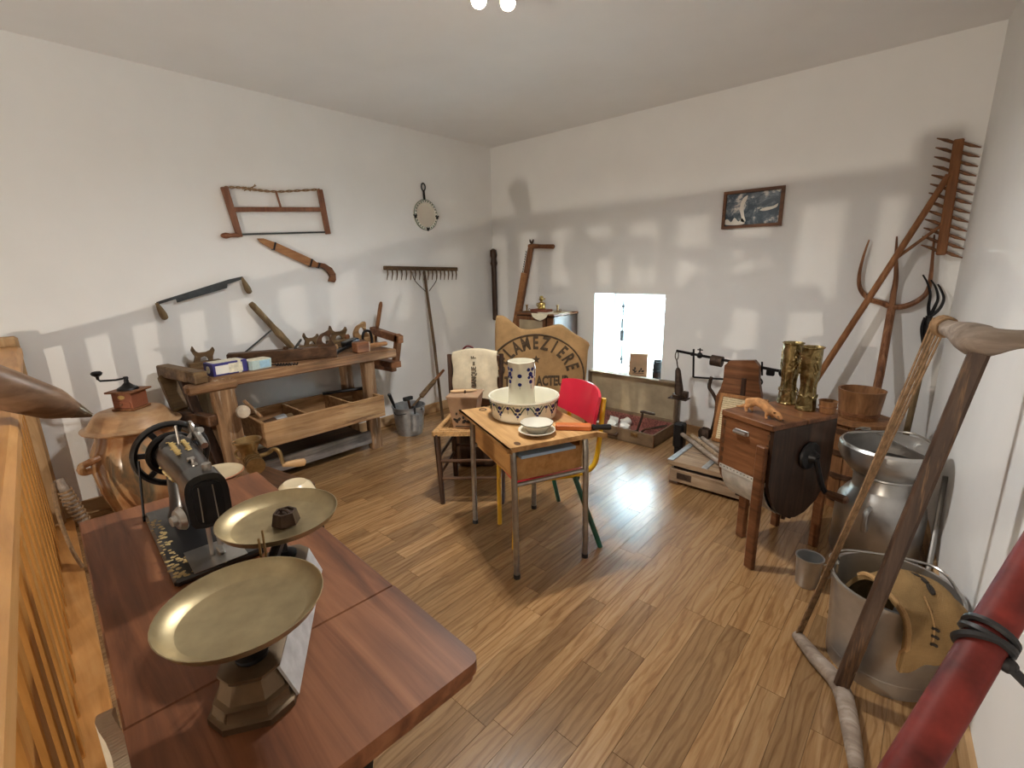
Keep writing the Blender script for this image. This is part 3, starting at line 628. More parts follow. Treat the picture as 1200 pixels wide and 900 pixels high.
# auger bit on the front edge
a, c = PZ(322, 428, BZ+.0075), PZ(349, 427, BZ+.0075)
t = thing('auger_bit', 'twisted iron auger bit lying in front of the jointer plane', 'drill bit', a)
b = MB(); N = 40
b.tube([a+(c-a)*(k/N)+Vector((.006*math.cos(k*1.3), 0, .006*math.sin(k*1.3)+.004)) for k in range(N+1)], .005, 6); b.build('twist', 'black_iron', t, True)
MB().tube([a-(c-a)*.12+Zv*.004, a+Zv*.004], .005, 6).build('shank', 'rust_iron', t, True)
# in the tray
t = thing('handled_brush', 'stubby wooden tool with a blue-grey metal band lying in the drawer tray', 'tool', (.40, -2.50, TZ0+.012))
MB().tube([(.43, -2.605, TZ0+.105), (.41, -2.525, TZ0+.108)], .030, 14).build('grip', 'dark_wood', t, True)
MB().tube([(.41, -2.525, TZ0+.108), (.395, -2.455, TZ0+.111)], .032, 14).build('metal_band', 'galvanised', t, True)
MB().tube([(.395, -2.455, TZ0+.111), (.385, -2.405, TZ0+.113), (.384, -2.40, TZ0+.113)], [.022, .021, .012], 14).build('end_knob', 'olive_handle', t, True)
o = MB().bb(.30, .50, -2.62, -2.40, TZ0+.012, TZ0+.078, .006).build('wood_block', 'dark_wood', loc=(.40, -2.51, TZ0+.012)); tag(o, 'dark wooden block under the banded tool in the drawer tray', 'block')
for k, (lab, pts, rr, mt) in enumerate((('long black iron bolt resting across the rear of the tray', [(.17, -2.07, TZ1+.0), (.30, -1.78, TZ1+.008)], .012, 'black_iron'),
    ('thin dark wooden stick in the middle tray compartment', [(.2, -2.3, TZ0+.03), (.36, -2.12, TZ0+.03)], .012, 'dark_wood'),
    ('dark iron rod standing in the right tray compartment', [(.20, -2.0, TZ0+.0235), (.25, -1.87, TZ0+.031)], .012, 'rust_iron'))):
    t = thing('iron_rod' if 'iron' in lab else 'wood_stick', lab, 'rod' if 'iron' in lab else 'stick', pts[0])
    d = Vector(pts[1])-Vector(pts[0]); MB().tube(pts, rr, 8).build('shaft', mt, t, True); MB().ball(pts[1], rr*1.6, 8).build('head', mt, t, True)

# ------------------------------------------------------------------ bucket with tools
bc = PZ(478, 511); bc.x -= .06; bc.y += .07; bc.z = 0
t = thing('tool_bucket', 'galvanised bucket of hand tools standing beside the workbench', 'bucket', bc)
MB().lathe([(0,.012),(.098,.012),(.098,0),(.104,0),(.107,.03),(.112,.032),(.135,.235),(.141,.237),(.141,.245),(.133,.245),(.103,.02),(0,.018)], 32).build('pail', 'galvanised', t)
for a in (R(200), R(20)): MB().box((.143*math.cos(a), .143*math.sin(a), .22), (.02, .02, .035), .003).build('ear', 'galvanised', t)
b = MB(); b.tube(spl([(.143*math.cos(R(200)), .143*math.sin(R(200)), .225), (.05, -.15, .20), (.143*math.cos(R(20)), .143*math.sin(R(20)), .225)], 8), .004, 6); b.build('bail', 'dark_steel', t)
def inbucket(name, label, cat, pts, rs, mat, extra=None):
    t = thing(name, label, cat, pts[0]); MB().tube(pts, rs, 10).build('handle', mat, t, True)
    if extra: extra(t)
    return t
p0 = bc+Vector((-.02, -.04, .03)); p1 = PX(455.5, 461, bc.x-.05); d = p1-p0
inbucket('file_tool', 'black handled file leaning out of the bucket', 'file', [p0, p0+d*.6, p0+d*.75, p0+d*.97, p1], [.006, .006, .013, .015, .008], 'black_paint', lambda t: MB().ball(p0, .007, 8).build('tip', 'steel', t, True))
p0b = bc+Vector((.0, -.095, .125)); p1b = PX(520, 433.5, bc.x+.02); db = p1b-p0b
inbucket('long_handled_chisel', 'long olive wooden handled chisel sticking out of the bucket', 'chisel', [p0b, p0b+db*.45, p0b+db*.47, p0b+db*.78, p0b+db*.80], [.008, .010, .022, .020, .012], 'olive_handle', lambda t: MB().tube([p0b+db*.79, p0b+db*.84, p1b], [.011, .015, .012], 8).build('tip', 'brown_wood', t, True))
pc = bc+Vector((.125, -.045, .135))
t = thing('tin_cup', 'small tin measure hanging on the outside of the bucket', 'cup', pc)
MB().tube([pc+Vector((.012, 0, -.07)), pc+Vector((.022, 0, .07))], .034, 16).build('cup_body', 'galvanised', t, True)
b = MB(); b.tube(spl([pc+Vector((.02, 0, .06)), pc+Vector((.02, .0, .12)), pc+Vector((-.0, 0, .128)), pc+Vector((-.02, 0, .10))], 5), .008, 7); b.build('hook', 'dark_steel', t, True)
p0c = bc+Vector((.06, .01, .03)); p1c = PX(478, 467, bc.x+.07)
t = thing('hammer_head_tool', 'small dark hammer standing head up in the bucket', 'hammer', p0c)
MB().tube([p0c, p1c], .011, 8).build('handle', 'dark_wood_z', t, True); MB().box(p1c, (.03, .085, .03), .004).build('hammer_head', 'dark_steel', t, True)

# ------------------------------------------------------------------ big crock with lid, coffee mill on it
pc = Vector((.315, -3.232, 0))
t = thing('confit_crock', 'big glazed brown stoneware crock with two ear handles by the wall', 'crock', pc)
MB().lathe([(0,.012),(.13,0),(.14,.01),(.165,.10),(.20,.22),(.213,.33),(.205,.43),(.175,.50),(.168,.525),(.178,.54),(.165,.545),(.155,.53),(.165,.49),(.19,.42),(.195,.32),(.12,.03),(0,.025)], 44).build('crock_body', 'pot_glaze', t)
for a in (-75, 105):
    dr = Vector((math.cos(R(a)), math.sin(R(a)), 0)); sd = Vector((-dr.y, dr.x, 0)); c0 = dr*.198+Vector((0,0,.40))
    MB().tube(spl([c0+sd*.05+Zv*.035, c0+sd*.05+dr*.045+Zv*.025, c0+dr*.06-Zv*.0, c0-sd*.03+dr*.05-Zv*.04, c0-sd*.04-Zv*.05], 5), .018, 10).build('ear_handle', 'pot_glaze', t)
o = MB().lathe([(0,.535),(.20,.545),(.222,.548),(.226,.556),(.20,.565),(.165,.615),(.15,.632),(.13,.638),(0,.640)], 44, pc).build('crock_lid', 'lid_clay', loc=pc); tag(o, 'wide flat clay lid covering the brown stoneware crock', 'lid')
mc = pc+Vector((.0, .012, .640))
t = thing('coffee_mill', 'small wooden coffee mill with iron crank on the crock lid', 'coffee mill', mc, R(40))
MB().bb(-.062, .062, -.062, .062, 0, .012, .003).build('base_board', 'brown_wood', t)
MB().bb(-.054, .054, -.054, .054, .012, .098, .002).build('mill_box', 'mill_red', t)
MB().bb(-.074, .074, -.074, .074, .098, .108, .003).build('top_board', 'brown_wood', t)
dw = MB().bb(-.044, .044, -.060, -.053, .018, .052, .002).build('drawer', 'mill_red', t); MB().ball((0, -.066, .036), .008, 8).build('knob', 'brown_wood', dw)
MB().lathe([(.020,0),(.020,.001)], 16, (0, -.0545, .075), (0,-1,0), sy=.55).build('brass_badge', 'gold_ink', t)
MB().lathe([(.050,.108),(.046,.118),(.026,.130),(.012,.145),(.010,.165),(.014,.167),(.010,.178),(0,.18)], 20).build('hopper_dome', 'black_iron', t)
b = MB(); b.tube([(0,0,.17), (-.03,-.03,.166), (-.075,-.075,.172), (-.08,-.08,.185)], .0055, 7); b.build('crank', 'black_iron', t)
MB().lathe([(.006,.18),(.008,.195),(.022,.205),(.026,.215),(.018,.224),(0,.226)], 14, (-.08,-.08,0)).build('crank_knob', 'black_iron', t)

# stick and cord beside the railing
a, c = PZ(96, 641, .0), PZ(62, 574, .55); a = Vector((.83, -3.49, .009)); c = Vector((.60, -3.585, .43))
t = thing('cord_wound_stick', 'grey stick wound with pale cord leaning by the railing post', 'stick', a)
MB().tube([a, c], .020, 10).build('shaft', 'weathered', t, True)
b = MB(); d = c-a
b.tube([a+d*(.55+.35*k/60)+Vector((.026*math.cos(k*.9), .026*math.sin(k*.9), 0)) for k in range(61)], .006, 5); b.tube(spl([c+Vector((.02,-.02,.0)), c+Vector((.06,-.03,-.14)), c+Vector((.10,-.02,-.30)), c+Vector((.14,-.0,-.40))], 6), .009, 6); b.build('cord_wrap', 'cord_fibre', t, True)
# pointed tool across the handrail
tip, bk = PD(108, 487, 1.27), PD(0, 455, 1.13); d = (bk-tip)
hp = tip+d*.9
t = thing('pointed_share', 'large pointed coppery wooden spike lying across the stair handrail', 'spike', hp)
off = Vector((0, 0, 0))
MB().tube([tip, tip+d*.10, tip+d*.38, tip+d*.46, tip+d*.9, tip+d*1.15, tip+d*1.33, tip+d*1.36], [.004, .012, .036, .041, .049, .052, .052, .042], 14).build('shaft', 'copper_wood', t, True)
MB().tube([tip+d*.002, tip+d*.10, tip+d*.20], [.005, .0130, .0215], 14).build('point', 'scale_iron', t, True)
# canvas pouch between table and railing
o = MB().grid(lambda u, v: (2.62+.10*(u-.5)*2*(1-.3*v), -3.672+.004*math.sin(u*9), .0015+.64*v-.06*abs(u-.5)**2*4*v), 8, 10, .022).build('canvas_pouch', 'canvas', loc=(2.62, -3.672, 0)); tag(o, 'folded pale canvas pouch stuck between the sewing table and railing', 'pouch')
# ------------------------------------------------------------------ sewing table
TT = .74; TR = R(-3.2)
t = thing('sewing_table', 'reddish brown sewing table with hinged leaf and iron treadle frame', 'table', (2.535, -3.435, 0), TR)
MB().bb(-.535, .2702, -.213, .213, TT-.032, TT, .003).build('table_top', 'table_wood', t)
def leafo():
    o = [(.272, -.213), (.272, .213)]
    for k in range(7): a = R(90-k*15); o.append((.515+.018*math.cos(a), .195+.018*math.sin(a)))
    for k in range(7): a = R(-k*15); o.append((.515+.018*math.cos(a), -.195+.018*math.sin(a)))
    return o
b = MB(); b.prism(leafo(), .022, (0,0,TT-.011), (1,0,0), (0,1,0)); 
sm = lambda s: [(.272+(x-.272)*(1-s) if x > .3 else x, y*(1-s)) for x, y in leafo()]
b.prism(sm(.02), .016, (0,0,TT-.029), (1,0,0), (0,1,0)); b.build('leaf', 'table_wood', t)
MB().bb(-.50, .235, -.18, -.16, TT-.13, TT-.03, .003).build('apron', 'table_wood', t); MB().bb(-.50, .235, .16, .18, TT-.13, TT-.03, .003).build('apron', 'table_wood', t)
for x in (-.42, .37):
    b = MB()
    for y in (-.15, .15): b.tube(spl([(x, y*.8, TT-.03), (x, y*.45, .45), (x, y*.6, .22), (x, y*1.25, .012)], 6), .016, 8, flat=.6)
    b.tube([(x, -.12, TT-.04), (x, .12, TT-.04)], .014, 8); b.tube([(x, -.08, .40), (x, .08, .40)], .012, 8); b.tube(spl([(x, -.07, .36), (x, 0, .28), (x, .07, .36)], 6), .009, 6)
    for y in (-.19, .19): b.box((x, y, .012), (.06, .07, .024), .006)
    b.build('treadle_frame', 'black_iron', t)
MB().tube([(-.42, 0, .40), (.37, 0, .40)], .012, 8).build('cross_bar', 'black_iron', t)
b = MB()
for k in range(6): b.bb(-.22, .16, -.14+.05*k, -.115+.05*k, .085, .097)
b.bb(-.22, -.20, -.14, .135, .083, .099); b.bb(.14, .16, -.14, .135, .083, .099); b.tube([(-.42, 0, .085), (.37, 0, .085)], .008, 8); b.build('treadle', 'black_iron', t)
b = MB(); wc = Vector((-.36, .0, .42))
b.tube([wc+Vector((0, .15*math.cos(k*PI/16), .15*math.sin(k*PI/16))) for k in range(32)], .012, 8, closed=True)
for k in range(6): b.tube([wc, wc+Vector((0, .15*math.cos(k*PI/3), .15*math.sin(k*PI/3)))], .007, 6)
b.build('drive_wheel', 'black_iron', t)

# sewing machine
SM = Vector((2.30, -3.43, TT))
t = thing('sewing_machine', 'black antique sewing machine with gold decals and spoked handwheel', 'sewing machine', SM, R(-4))
MB().bb(-.195, .20, -.085, .085, 0, .016, .005).build('bed', 'black_paint', t)
b = MB(); b.lathe([(.055,.014),(.046,.03),(.040,.07),(.037,.13),(.042,.175),(.040,.205),(.02,.222),(0,.225)], 22, (-.115, 0, 0), sx=1.05, sy=.85); b.build('pillar', 'black_paint', t)
b = MB(); b.tube([(-.17,0,.166), (-.15,0,.170), (-.09,0,.174), (0,0,.176), (.07,0,.176), (.12,0,.175)], [.030, .042, .045, .040, .035, .034], 20, flat=.9); b.build('arm', 'black_paint', t)
hd = MB().prism(spl2([(-.030,.100),(-.038,.15),(-.036,.192),(-.018,.210),(.018,.210),(.036,.192),(.040,.15),(.032,.100)], 3), .062, (.145, 0, 0), (0,1,0), (0,0,1)).build('head', 'black_paint', t)
MB().prism(spl2([(-.020,.108),(-.027,.15),(-.024,.188),(0,.198),(.024,.188),(.028,.15),(.021,.108)], 3), .004, (.178, 0, 0), (0,1,0), (0,0,1)).build('face_plate', 'black_iron', hd)
b = MB()
for y in (-.016, .012): b.beam((.1815, y, .112), (.1815, y*.9, .188), .002, .002)
b.build('seam', 'steel', hd)
b = MB(); b.tube([(.15,-.006,.09), (.15,-.006,.018)], .0045, 8); b.tube([(.15,.012,.205), (.15,.012,.035)], .006, 8); b.box((.15,.010,.022), (.03,.012,.008), .002); b.tube([(.15,.012,.20), (.15,.012,.225)], .009, 8); b.build('needle_bar', 'steel', t)
b = MB(); b.lathe([(.024,-.003),(.026,.0),(.020,.010),(.012,.011),(.010,.020),(0,.022)], 20, (.135, -.045, .115), (.25,-1,0)); b.build('tension_dial', 'steel', t)
b = MB()
ring = lambda R0, rr, xx, z: [(xx, R0*math.cos(k*PI/20), z+R0*math.sin(k*PI/20)) for k in range(40)]
b.tube(ring(.080, .01, -.215, .150), .0085, 8, closed=True)
for k in range(7):
    a = k*2*PI/7+.3; b.beam((-.213, .018*math.cos(a), .150+.018*math.sin(a)), (-.215, .075*math.cos(a), .150+.075*math.sin(a)), .014, .007, .001, (1,0,0))
b.tube([(-.235,0,.150), (-.165,0,.160)], .022, 16); b.build('handwheel', 'black_paint', t)
b = MB(); b.tube(ring(.050, .01, -.188, .157), .009, 8, closed=True); b.lathe([(.05,-.004),(.05,.004)], 24, (-.188,0,.157), (1,0,0)); b.build('belt_pulley', 'black_iron', t)
b = MB(); b.tube([(-.155, .03, .19), (-.158, .045, .205), (-.15, .055, .215), (-.13, .06, .22)], .008, 8); b.tube([(-.16+.022*math.cos(k*PI/8), .045, .215+.022*math.sin(k*PI/8)) for k in range(16)], .005, 7, closed=True); b.tube([(-.145, .05, .213), (-.10, .05, .205), (-.07, .052, .195)], .009, 8); b.build('bobbin_winder', 'steel', t)
MB().tube([(-.06, 0, .20), (-.06, 0, .262)], .003, 6).build('spool_pin', 'steel', t)
b = MB(); b.box((.10, 0, .208), (.016, .010, .012), .002); b.box((.06, .0, .212), (.01, .016, .008), .002); b.tube([(.085, 0, .2), (.085, 0, .22)], .004, 6); b.build('thread_guide', 'steel', t)
MB().bb(.095, .199, -.050, .050, .0162, .0172).build('slide_plate', 'steel', t)
# gold decals
b = MB(); rn = random.Random(5)
for k in range(70):
    x = rn.uniform(-.13, .195); y = -.072+rn.uniform(-.012, .010); b.lathe([(rn.uniform(.0025,.006), 0), (.002, .0006)], 6, (x, y, .0163))
for k in range(12): b.lathe([(rn.uniform(.003,.007), 0), (.002, .0006)], 6, (rn.uniform(.17,.195), rn.uniform(-.06,.05), .0163))
o = b.build('gold_filigree', 'decal_gold', t); o['kind'] = 'stuff'
b = MB()
for k in range(46):
    a = rn.uniform(R(195), R(235)); x = rn.uniform(-.12, .03); rr = .0450-(x+.09)*.055 if x > -.09 else .0440
    b.ball((x, rr*math.cos(a), .175+.9*rr*math.sin(a)), rn.uniform(.002, .0042), 5)
o = b.build('arm_filigree', 'decal_gold', t); o['kind'] = 'stuff'
b = MB()
for k in range(90):
    a = rn.uniform(0, 2*PI); q = math.sqrt(rn.random())*.030; b.lathe([(.0035,0),(.0025,.0005)], 5, (.125+q*math.cos(a)*.9, -.035+q*math.sin(a), .0162))
o = b.build('oval_decal', 'decal_gold', t); o['kind'] = 'stuff'
b = MB()      # two lines of illegible gold script along the arm
for yy, zz, n_, h_, x0 in ((-.012, .2150, 34, .006, -.115), (.012, .2150, 24, .0055, -.095)):
    b.tube([(x0+.0038*k, yy+h_*math.sin(k*2.1)*(1 if k % 5 else 1.6), zz+.0003-(x0+.0038*k+.09)*.035 if x0+.0038*k > -.09 else zz) for k in range(n_)], .0014, 4)
b.build('gold_script', 'gold_ink', t)
o = MB().tube([(2.115, -3.505, TT+.0), (2.10, -3.488, TT+.155)], .003, 6).build('belt_rod', 'black_iron', loc=(2.115, -3.505, TT)); tag(o, 'thin dark rod standing upright beside the spoked handwheel', 'rod')

# kitchen scale
SC = Vector((2.765, -3.445, TT)); SR = math.atan2(-.148, .229)
t = thing('kitchen_scale', 'heavy iron two-pan shop scale with oval brass dishes on the table', 'scale', SC, SR)
def octo(hx, hy, c): return [(-hx+c,-hy),(hx-c,-hy),(hx,-hy+c),(hx,hy-c),(hx-c,hy),(-hx+c,hy),(-hx,hy-c),(-hx,-hy+c)]
b = MB()
lv = [(.192,.056,.026,0),(.192,.056,.026,.010),(.187,.051,.025,.013),(.183,.049,.024,.022),(.183,.049,.024,.027),(.177,.044,.022,.030),(.173,.042,.021,.038),(.168,.038,.02,.055),(.171,.041,.02,.060),(.171,.041,.02,.064),(.158,.033,.018,.067)]
vs = []; fs = []
for (hx, hy, c, z) in lv: vs += [(x, y, z) for x, y in octo(hx, hy, c)]
for i in range(len(lv)-1):
    for k in range(8): fs.append((i*8+k, i*8+(k+1) % 8, i*8+8+(k+1) % 8, i*8+8+k))
fs += [tuple(range(8))[::-1], tuple((len(lv)-1)*8+k for k in range(8))]; b.add(vs, fs); b.build('scale_base', 'scale_iron', t)
MB().grid(lambda u, v: (-.155+.31*u, .0590-.020*v, .006+.054*v), 4, 4, .004).build('side_plate', 'marble', t)
for x in (-.128, .128):
    b = MB(); b.tube([(x,0,.06), (x,0,.137)], .008, 10); b.lathe([(.022,.066),(.023,.074),(.012,.080)], 16, (x,0,0)); b.build('pan_stem', 'black_iron', t)
b = MB(); b.beam((-.14,0,.112), (.14,0,.112), .016, .020, .003); b.beam((-.01,-.03,.10), (.01,.03,.10), .02, .02, .003)
for x in (-.128, .128):
    for a in (R(45), R(135), R(225), R(315)): b.tube([(x,0,.112), (x+.055*math.cos(a), .055*math.sin(a), .129)], .005, 6)
b.build('balance_beam', 'black_iron', t)
b = MB()
for x in (-.012, .014): b.prism([(-.004,0),(.004,0),(.0015,.085),(-.0015,.085)], .003, (x, 0, .105), (1,0,0), (0,0,1))
b.build('pointer', 'brass_dull', t)
for x in (-.130, .130):
    b = MB(); b.lathe([(0,.136),(.075,.137),(.098,.148),(.106,.160),(.1075,.160),(.1,.147),(.078,.139),(0,.1385)], 40, (x,0,0), sx=1.0, sy=1.0); b.build('brass_dish', 'dish_brass', t)
wp = SC+Matrix.Rotation(SR, 3, 'Z') @ Vector((-.128, .012, .1391))
t = thing('hexagon_weight', 'small rusty hexagonal iron weight lying in the brass dish', 'weight', wp, .3)
b = MB(); hx = lambda r: [(r*math.cos(k*PI/3), r*math.sin(k*PI/3)) for k in range(6)]
vs = [(x,y,0) for x,y in hx(.026)]+[(x,y,.024) for x,y in hx(.021)]+[(x,y,.024) for x,y in hx(.017)]+[(x,y,.020) for x,y in hx(.016)]; fs = [tuple(range(6))[::-1]]
for i in range(3):
    for k in range(6): fs.append((i*6+k, i*6+(k+1)%6, i*6+6+(k+1)%6, i*6+6+k))
fs.append(tuple(range(18,24))); b.add(vs, fs); b.build('weight_body', 'rust_iron', t)
b = MB(); b.tube([(-.011,0,.022), (-.006,0,.026), (.006,0,.026), (.011,0,.022)], .003, 6); b.build('weight_ring', 'rust_iron', t)

# ------------------------------------------------------------------ stool behind the table with bowl, pot and mincer
st = Vector((1.10, -2.93, 0))
t = thing('low_stool', 'low dark wooden stool holding the mincer behind the sewing table', 'stool', st, R(10))
MB().bb(-.20, .22, -.22, .20, .27, .30, .006).build('seat', 'dark_wood_x', t)
for x in (-.16, .20):
    for y in (-.18, .18): MB().beam((x*1.08, y*1.08, 0), (x, y, .27), .04, .04, .004, (1,0,0)).build('leg', 'dark_wood_z', t)
bp = PZ(256, 560, .32); bp.z = .30
t = thing('glazed_bowl', 'wide terracotta dish with cream glazed inside behind the sewing machine', 'bowl', bp)
MB().lathe([(0,.004),(.065,0),(.07,.008),(.115,.045),(.123,.050),(.118,.054)], 32, cap1=False).build('dish', 'terracotta', t)
MB().lathe([(.118,.054),(.105,.047),(.065,.045),(0,.046)], 32, cap0=False).build('glaze', 'cream_glaze', t)
gp = PZ(303, 590, .30); gp.z = .30; o = MB().box((gp.x, gp.y, .345), (.13, .12, .09), .006).build('wood_block', 'dark_wood', loc=(gp.x, gp.y, .30)); tag(o, 'squat dark wooden block carrying the hand mincer', 'block')
o = MB().lathe([(0,.005),(.07,0),(.075,.01),(.085,.05),(.07,.085),(.05,.10),(.04,.098),(0,.098)], 28, gp+Vector((.126, .126, 0))).build('cream_pot', 'cream_glaze', loc=gp+Vector((.126, .126, 0))); tag(o, 'small round cream pot half hidden behind the sewing table corner', 'pot')
gp = gp+Vector((0, 0, .09)); t = thing('hand_mincer', 'old bronze coloured hand mincer with oval hopper and wooden crank', 'mincer', gp)
b = MB(); b.lathe([(.038,.0),(.030,.02),(.018,.05),(.022,.10)], 16); b.box((0,0,.012), (.10,.075,.024), .008); b.build('clamp_foot', 'brass_dull', t)
b = MB()
b.tube([(.075,-.01,.12), (-.06,.01,.13)], .036, 16)
for k in range(6): b.tube([(.075-.022*k, -.01+.0035*k, .12+.0016*k), (.068-.022*k, -.009+.0035*k, .1205+.0016*k)], .040, 16)
b.build('barrel', 'brass_dull', t)
b = MB(); b.lathe([(.028,.14),(.032,.17),(.046,.205),(.050,.215),(.054,.217),(.053,.223),(.047,.221),(.03,.175),(.022,.15)], 24, (-.02,0,0), sy=1.15); b.build('hopper', 'brass_dull', t)
ck = MB().tube(spl([(-.02,.03,.13), (-.01,.075,.135), (.0,.10,.15), (.02,.115,.14), (.035,.12,.09), (.04,.125,.075)], 5), .010, 8).build('crank', 'brass_dull', t)
MB().tube([(.04,.115,.075), (.042,.14,.073), (.048,.185,.066), (.052,.212,.062), (.053,.218,.06)], [.009, .014, .019, .019, .010], 12).build('crank_handle', 'pale_wood', ck)
b = MB(); b.tube([(-.055+.018*math.cos(k*PI/8), -.03+.01*math.cos(k*PI/8), .15+.022*math.sin(k*PI/8)) for k in range(16)], .006, 7, closed=True); b.build('thumb_screw', 'brass_dull', t)

# ------------------------------------------------------------------ straw chair
t = thing('straw_chair', 'dark wooden chair with a woven straw seat behind the school desk', 'chair', (1.525, -1.797, 0), R(39.8))
SZ = .425
for x in (-.19, .19): MB().tube([(x*.92, -.20, 0), (x, -.19, SZ-.02), (x, -.19, SZ+.006)], [.014, .019, .017], 10).build('leg', 'dark_wood_z', t)
for x in (-.155, .155): MB().beam((x, .19, 0), (x, .17, SZ), .034, .030, .004, (1,0,0)).beam((x, .17, SZ), (x*1.08, .245, .82), .034, .028, .004, (1,0,0)).build('leg', 'dark_wood_z', t)
def seatf(u, v):
    y = -.205+.385*v; hw = .215-.05*v; x = (u*2-1)*hw; return (x, y, SZ+.012-.014*(1-(2*u-1)**2)*(1-(2*v-1)**2))
MB().grid(seatf, 12, 12, .026).build('woven_seat', 'straw', t)
b = MB()
for k in range(1, 12):    # woven bands running in from the four sides
    s = k/12
    for (a0, a1) in ((0,1),):
        p = [seatf(u/10, .04+.92*s) for u in range(11)]
        w_ = abs(s-.5)
    q = [Vector(seatf(.5+(u/8-.5)*2*abs(s-.5), s))+Vector((0,0,.014)) for u in range(9)]
    b.tube(q, .006, 5); q = [Vector(seatf(s, .5+(u/8-.5)*2*abs(s-.5)))+Vector((0,0,.014)) for u in range(9)]; b.tube(q, .006, 5)
b.build('straw_band', 'straw', t)
for z in (.16, .27):
    MB().tube([(-.185, -.195, z), (.185, -.195, z)], .010, 8).build('rung', 'dark_wood_x', t)
    for x in (-1, 1): MB().tube([(x*.185, -.195, z+.02), (x*.155, .185, z+.02)], .009, 8).build('rung', 'dark_wood', t)
MB().tube([(-.155, .185, .22), (.155, .185, .22)], .010, 8).build('rung', 'dark_wood_x', t)
for z, yy in ((.53, .19), (.64, .208), (.775, .232)): MB().beam((-.16, yy, z), (.16, yy, z), .016, .07, .003).build('back_slat', 'dark_wood_x', t)
# linen bag over the chair back
T = TM[t.name]
t = thing('linen_bag', 'cream linen money bag with black lettering draped over the chair back', 'bag', T @ Vector((0, .2, .55)), R(39.8))
def bagf(u, v):
    x = (u-.5)*.285; s = v*.60
    bow = .012*math.cos(u*PI*1.0)
    if s < .30: y, z = .168+.055*s/.3-.012, .54+s*.95
    elif s < .36: a = (s-.30)/.06*PI; y, z = .235-.024*math.cos(a), .826+.018*math.sin(a)
    else: y, z = .262-.03*(s-.36), .826-(s-.36)*.95
    return (x+.004*math.sin(v*23), y+.003*math.sin(u*14+v*9)-.002, z+.022*math.cos((u-.5)*PI)-.01)
b = MB(Matrix.Translation((0, -.2, -.55))); b.grid(bagf, 14, 40, .004); b.build('cloth', 'linen', t)
fx = frame((.0, -.2+.193, -.55+.675), (0, .19, 1), (-1, 0, 0))
fr_ = lambda z: frame((-.006, -.2+.168+.052*((z-.54)/.285)-.0195, z-.55), (0, .18, 1), (-1, 0, 0))
text('BANQUE', .044, fr_(.683), 'faded_ink', t, ext=.002, fx=.74, bold=.0008); text('DE', .018, fr_(.768), 'faded_ink', t, ext=.002, bold=.0005); text('F', .046, fr_(.805), 'faded_ink', t, ext=.002, fx=.8, bold=.0008)
# dark handbag hung behind the chair back: cord handles
t = thing('cord_handle_bag', 'dark bag with dark red looped cord handles behind the chair', 'handbag', T @ Vector((-.03, .37, 0)), R(39.8))
MB().bb(-.14, .14, -.06, .05, 0, .74, .03).build('bag_body', 'dark_wood_z', t)
for k, (x, h) in enumerate(((-.085, .085), (-.035, .13))):
    b = MB(); b.tube(spl([(x-.06, 0, .70), (x-.05, 0, .72+h*.6), (x, 0, .72+h), (x+.055, 0, .72+h*.7), (x+.065, 0, .70)], 6), .006, 8); b.build('cord_handle', 'red_cord', t)
MB().bb(.02, .10, -.01, .01, .72, .745, .003).build('clasp', 'brass_dull', t)
# carton with flower stencil on the seat
t = thing('stencilled_carton', 'brown carton with black flower stencil standing on the straw seat', 'carton', T @ Vector((-.03, -.085, SZ+.026)), R(39.8-6))
vs = []
for z, s in ((0, .062), (.185, .088)): vs += [(-s,-s,z),(s,-s,z),(s,s,z),(-s,s,z)]
MB().add(vs, [(3,2,1,0),(4,5,6,7),(0,1,5,4),(1,2,6,5),(2,3,7,6),(3,0,4,7)]).build('carton_body', 'kraft', t)
MB().bb(-.093, .093, -.093, .093, .185, .197, .002).build('lid', 'kraft', t)
b = MB(); b.prism(spl2([(-.075,-.014),(-.02,-.02),(.05,-.012),(.075,0),(.05,.014),(-.03,.02),(-.075,.012)], 3), .005, (-.01, .015, .206), (1,.25,0), (-.25,1,0)); b.build('leather_tag', 'leather', t)
MB().tube([(0, -.005, .197), (.002, -.012, .212)], .006, 7).build('lid_knob', 'dark_wood_z', t)
def leaf2(b, o, U, V, s, a):
    pts = [(0,0),(.35,.28),(.8,.22),(1,0),(.8,-.22),(.35,-.28)]; c_, s_ = math.cos(a), math.sin(a)
    b.prism([((x*c_-y*s_)*s, (x*s_+y*c_)*s) for x, y in pts], .001, o, U, V)
sl = .026/.185
b = MB()
for (u, v, s, a) in ((-.035,.03,.032,1.9),(-.035,.045,.03,.9),(-.035,.045,.03,2.6),(-.01,.03,.035,.8),(.0,.055,.025,1.6),(.01,.04,.03,.2),(.03,.03,.03,1.2),(.03,.035,.028,.2),(-.04,.08,.02,1.4),(.035,.07,.018,2)):
    o = Vector((u, -.0625-sl*v, v)); leaf2(b, o, (1,0,0), (0,-sl,1), s, a)
b.beam((-.05, -.0645, .012), (.05, -.0645, .012), .001, .006); b.build('flower_stencil', 'black_ink', t)
b = MB()
for (v, s, a, u) in ((.04,.03,1.2,-.02),(.05,.03,2.2,0),(.04,.03,.5,.02)):
    o = Vector((.0625+sl*v, u, v)); leaf2(b, o, (0,1,0), (sl,0,1), s, a)
b.build('flower_stencil', 'black_ink', t)

